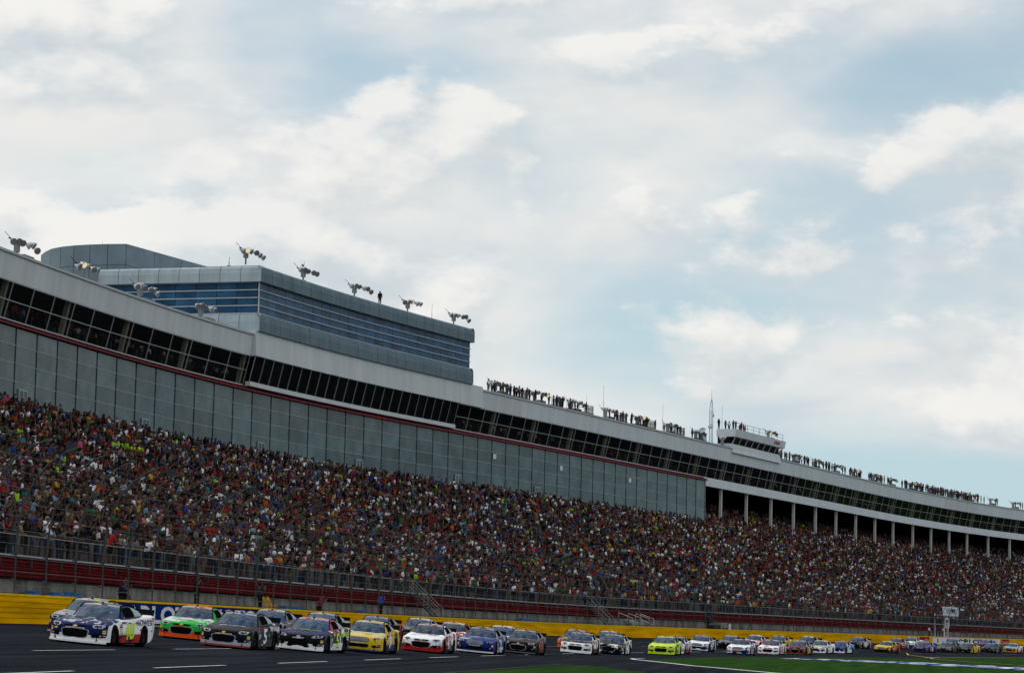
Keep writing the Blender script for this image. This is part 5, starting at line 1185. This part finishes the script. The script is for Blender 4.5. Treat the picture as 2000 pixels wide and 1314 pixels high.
X(on(1290, -16.22), -16.22, 'C', 'fluorescent yellow-green stock car with number 27', Lm, Lm, (Lm, (.4, .42, .3), 2, .38), (Lm, Og, 2.2, .38), Lm, Lm, Lm, Lm, '27', Bk, (('hood', 'MENARDS', 1.0, .15, Bk, -1.25, 0, .1),), split=Lm)
X(on(1440, -17.65), -17.65, 'F', 'white stock car with blue bonnet stripes and orange-red grille, number 99', (Wt, Bl, 2, .42), (Wt, Bl, 2, .46), (Wt, Bl, 1.6, .38), (Wt, Nv, 2.5, .45), (Bl, Wt, 2, .48), (Rd, Wt, 3, .5), (Bl, Rd, 1.8, .46), Wt, '99', Nv, (('face', 'FUSION', .6, .10, Og, 0, .30, 0),), split=Nv)
X(on(1499, -17.91), -17.91, 'C', 'silver-white stock car with red oval hood graphic, between the number 99 and maroon cars', Wt, Wt, (Wt, Rd, 1.2, .46), (Wt, Sv, 2, .5), (Wt, Rd, 2, .44), (Wt, Rd, 4, .45), Sv, Wt, '36', Rd, (('hood', 'O', .9, .35, Rd, -1.0, 0, 0),), split=(Wt, Rd, 6, .5))
X(on(1552, -18.23), -18.23, 'C', 'dark maroon stock car with yellow-green number 24', Mr, Mr, (Mr, Wt, 2.2, .36), (Mr, Bk, 2, .48), (Mr, Wt, 2, .42), (.35, .12, .02), (Sv, Mr, 2, .45), Sv, '24', Lm, (CHEV,), split=(.3, .1, .02))
X(on(1593, -15.91), -15.91, 'T', 'white and grey stock car with green number 31', (Wt, Mr, 2, .4), Wt, (Sv, Mr, 1.8, .42), Wt, Wt, Wt, (Wt, Lm, 2, .4), Wt, '31', (.10, .42, .03), (), split=Wt)
X(on(1631, -15.67), -15.67, 'T', 'bright blue stock car with white skirts and number 47', Bl, Wt, (Bl, Nv, 2, .45), (Bl, Wt, 2.4, .42), (Bl, Cy, 2, .5), Wt, Bl, Wt, '47', Wt, (), split=Wt)
X(on(1720, -13.88), -13.88, 'F', 'yellow-topped stock car with black lower body, number 22', (Yl, Bk, 2, .45), Bk, Yl, (Yl, Bk, 1.8, .5), (Og, Bk, 2, .5), Bk, Yl, Yl, '22', Rd, (), split=Bk)
X(on(1795, -12.95), -12.95, 'F', 'purple-navy stock car with white number 16', Nv, (.05, .02, .18), (Nv, Sv, 2, .40), (.05, .02, .18), (.06, .03, .2), Nv, Nv, Sv, '16', Wt, (), split=Nv)
X(on(1841, -12.57), -12.57, 'C', 'charcoal stock car with grey grille just behind the purple-navy car', Gy, Bk, (.05, .055, .06), Bk, (Bk, Mr, 2, .46), Bk, Gy, Gy, '3', Mr, (), split=Bk)
X(on(1883, -12.94), -12.94, 'F', 'black-nosed stock car with yellow sides and number 2', Bk, (Yl, Bk, 1.6, .5), (Nv, Bk, 2, .5), Yl, Yl, Yl, Yl, Yl, '2', Bk, (), split=Bk)
X(on(1927, -12.15), -12.15, 'C', 'near-black stock car with white number 1, ahead of the rainbow car', Bk, Bk, (.03, .035, .04), Bk, Bk, (Bk, Sv, 2, .42), (Gy, Bk, 2, .5), Gy, '1', Wt, (), split=Bk)
X(on(1970, -11.72), -11.72, 'T', 'rainbow-nosed stock car in red, yellow, green and blue, last at the right', (Rd, Gr, 2.4, .46), (Og, Yl, 2.4, .5), (Cy, Yl, 2.2, .46), (Wt, Sv, 2, .5), (Wt, Yl, 2, .45), Og, (Cy, Wt, 2, .4), Wt, '18', Wt, (), split=Og)
# outer line
X(on(137, -4.82), -4.82, 'C', 'dark blue and white stock car hidden behind the leader, against the wall', (Nv, Bk, 2, .45), (Bk, Nv, 2, .5), (Sv, Nv, 2, .42), Nv, Nv, Nv, (Sv, Nv, 2, .45), Nv, '88', Wt, (), split=Sv)
X(on(351, -6.13), -6.13, 'C', 'bright green stock car with orange nose and orange roof', Gr, Og, (Gr, (.62, .62, .63), 1.6, .50), Gr, Gr, Gr, (.80, .16, .05), Gr, '10', Og, (('face', 'CHEVROLET SS', .62, .036, Rd, 0, .508, 0), ('hood', 'O', .55, .22, (.02, .25, .04), -.62, -.05, 0)), split=Og)
X(roofat(530, -5.5), -5.5, 'F', 'dark stock car with pale blue roof behind the black number 5 car', Nv, Bk, (Sv, Nv, 2, .5), Gy, Gy, Bk, (.32, .42, .55), Gy, '2', Rd, ())
X(roofat(629, -6.0), -6.0, 'T', 'dark grey stock car with teal-flecked roof behind the pink-roofed car', Gy, Bk, (Gy, Cy, 2, .42), Gy, (Gy, Sv, 2, .5), Bk, (Gy, (.10, .45, .58), 2.5, .45), Gy, '11', Wt, ())
X(roofat(735, -6.6), -6.6, 'C', 'navy stock car with red tail behind the yellow number 9 car', Nv, Nv, Nv, (Nv, Gy, 2, .4), (Rd, Bk, 2, .5), Bk, (Nv, Sv, 2, .4), Gy, '20', Og, ())
X(roofat(819, -6.6), -6.6, 'C', 'dark stock car with striped white and navy roof behind the white and red car', Bk, Bk, (Bk, Gy, 2, .5), Bk, (Bk, Wt, 2, .5), Bk, (Wt, Nv, 2.4, .48), Wt, '14', Wt, ())
X(roofat(885, -9.3), -9.3, 'T', 'red stock car with white roof stripe between the number 41 and number 12 cars', Rd, Rd, (Rd, Wt, 2, .42), Rd, (Rd, Wt, 2, .45), Bk, (Rd, Wt, 2, .46), Rd, '42', Wt, ())
X(roofat(980, -10.5), -10.5, 'F', 'white-roofed stock car between the blue number 12 and black number 78 cars', Wt, Bl, (Wt, Bl, 2, .5), (Wt, Bl, 2, .5), Wt, Bl, (Wt, Nv, 2, .40), Wt, '21', Rd, ())
X(on(1113, -11.4), -11.4, 'C', 'orange-edged dark stock car half hidden behind the white-nosed number 1 car', (Og, Bk, 1.8, .46), Og, (Bk, Tn, 1.8, .42), (Og, Bk, 2, .4), Og, Og, (Gy, Og, 2, .40), (.75, .12, .03), '29', Og, (), split=Og)
X(roofat(1188, -11.6), -11.6, 'C', 'grey-roofed dark stock car behind the black and white swirled car', Gy, Bk, (Sv, Bk, 2, .5), Gy, Gy, Bk, (Sv, Bk, 2.2, .42), Gy, '77', Wt, ())
X(roofat(1319, -15.2), -15.2, 'T', 'white stock car with blue roof following the lime car', Wt, (Wt, Rd, 2, .4), (Wt, Bl, 2, .5), (Wt, Bl, 2.5, .48), (Wt, Rd, 2, .45), Rd, (Bl, Wt, 2, .4), Wt, '55', Nv, ())
X(on(1360, -13.1), -13.1, 'F', 'white-bonneted stock car with blue roof and silver grille, number 43', (Wt, Bl, 2, .40), (Wt, Bl, 2, .45), (Wt, Bl, 1.6, .36), (Bl, Nv, 2, .5), (Wt, Bl, 2, .5), (Mr, Bl, 2, .5), Bl, Wt, '43', Wt, (), split=Wt)
X(on(1417, -11.9), -11.9, 'T', 'black stock car with grey hood left of the white and blue number 99 car', Bk, Bk, (Gy, Bk, 2, .45), Bk, Bk, Bk, (Gy, Rd, 2, .40), Bk, '66', Rd, ())
X(roofat(1474, -10.1), -10.1, 'C', 'white-roofed red stock car behind the number 99 car', Wt, Rd, (Wt, Rd, 2, .48), (Rd, Wt, 2, .42), Rd, Rd, Wt, Wt, '32', Rd, ())
X(roofat(1521, -10.2), -10.2, 'F', 'yellow stock car with dark screen behind the silver-white car', Yl, Bk, (Yl, Bk, 2, .46), Yl, Yl, Bk, (Nv, Sv, 2, .5), Yl, '34', Bk, ())
X(roofat(1578, -9.7), -9.7, 'T', 'pale-roofed dark stock car behind the maroon number 24 car', Nv, Bk, (Sv, Nv, 2, .5), Nv, Nv, Bk, (Sv, Wt, 2, .5), Gy, '23', Wt, ())
X(on(1664, -8.6), -8.6, 'T', 'black and silver stock car running high near the wall, behind the blue car', Bk, Bk, (Bk, Sv, 2, .42), (Bk, Wt, 2.2, .44), (Sv, Rd, 2, .45), Bk, (Bk, Sv, 2, .42), Gy, '98', Wt, ())
X(roofat(1751, -8.2), -8.2, 'C', 'red-roofed white stock car right of the yellow-topped car', Wt, Rd, (Wt, Rd, 2, .5), (Wt, Rd, 2.4, .48), (Wt, Nv, 2, .5), Rd, (Rd, Wt, 2, .4), Rd, '33', Nv, ())
X(roofat(1780, -5.6), -5.6, 'F', 'white stock car with blue roof by the wall, left of the red sign panel', Wt, Bl, (Wt, Bl, 2, .46), (Wt, Rd, 2, .4), Wt, Bl, (Bl, Wt, 2, .45), Wt, '83', Rd, ())
X(roofat(1862, -5.8), -5.8, 'C', 'dark-roofed stock car in front of the white wall panel', Gy, Bk, (Gy, Bk, 2, .5), Gy, (Gy, Wt, 2, .5), Bk, Gy, Wt, '7', Wt, ())
X(roofat(1925, -5.8), -5.8, 'T', 'blue stock car with orange oval on the hood near the black lettering', (Bl, Wt, 2, .4), Bl, (Bl, Og, 1.3, .46), Bl, Bl, Wt, (Bl, Sv, 2, .5), Bl, '13', Og, (('hood', 'O', .7, .3, Og, -1.0, 0, 0),))
import OpenImageIO as oiio, sys
b=oiio.ImageBuf('/workdir/render_main.png'); a=b.get_pixels(oiio.UINT8)
import numpy as np
for l,x0,y0,x1,y1 in (('fascia L',60,290,70,296),('fascia bay',300,360,320,366),('fascia R',640,425,660,432),('asphalt',60,655,200,660),('yellow',5,600,20,610),('glass L',20,340,60,370),('glass R',560,470,600,490),('white48',65,632,110,637),('sky bot R',900,460,1000,480),('sky mid',600,250,800,300),('sky left',100,180,200,230),('crowd',100,430,300,520),('crowdR',700,540,950,600),('grass',700,655,800,668),('tower band',300,282,320,288),('towerL',180,270,200,276)):
    print(l, a[y0:y1,x0:x1,:3].reshape(-1,3).mean(0).round())
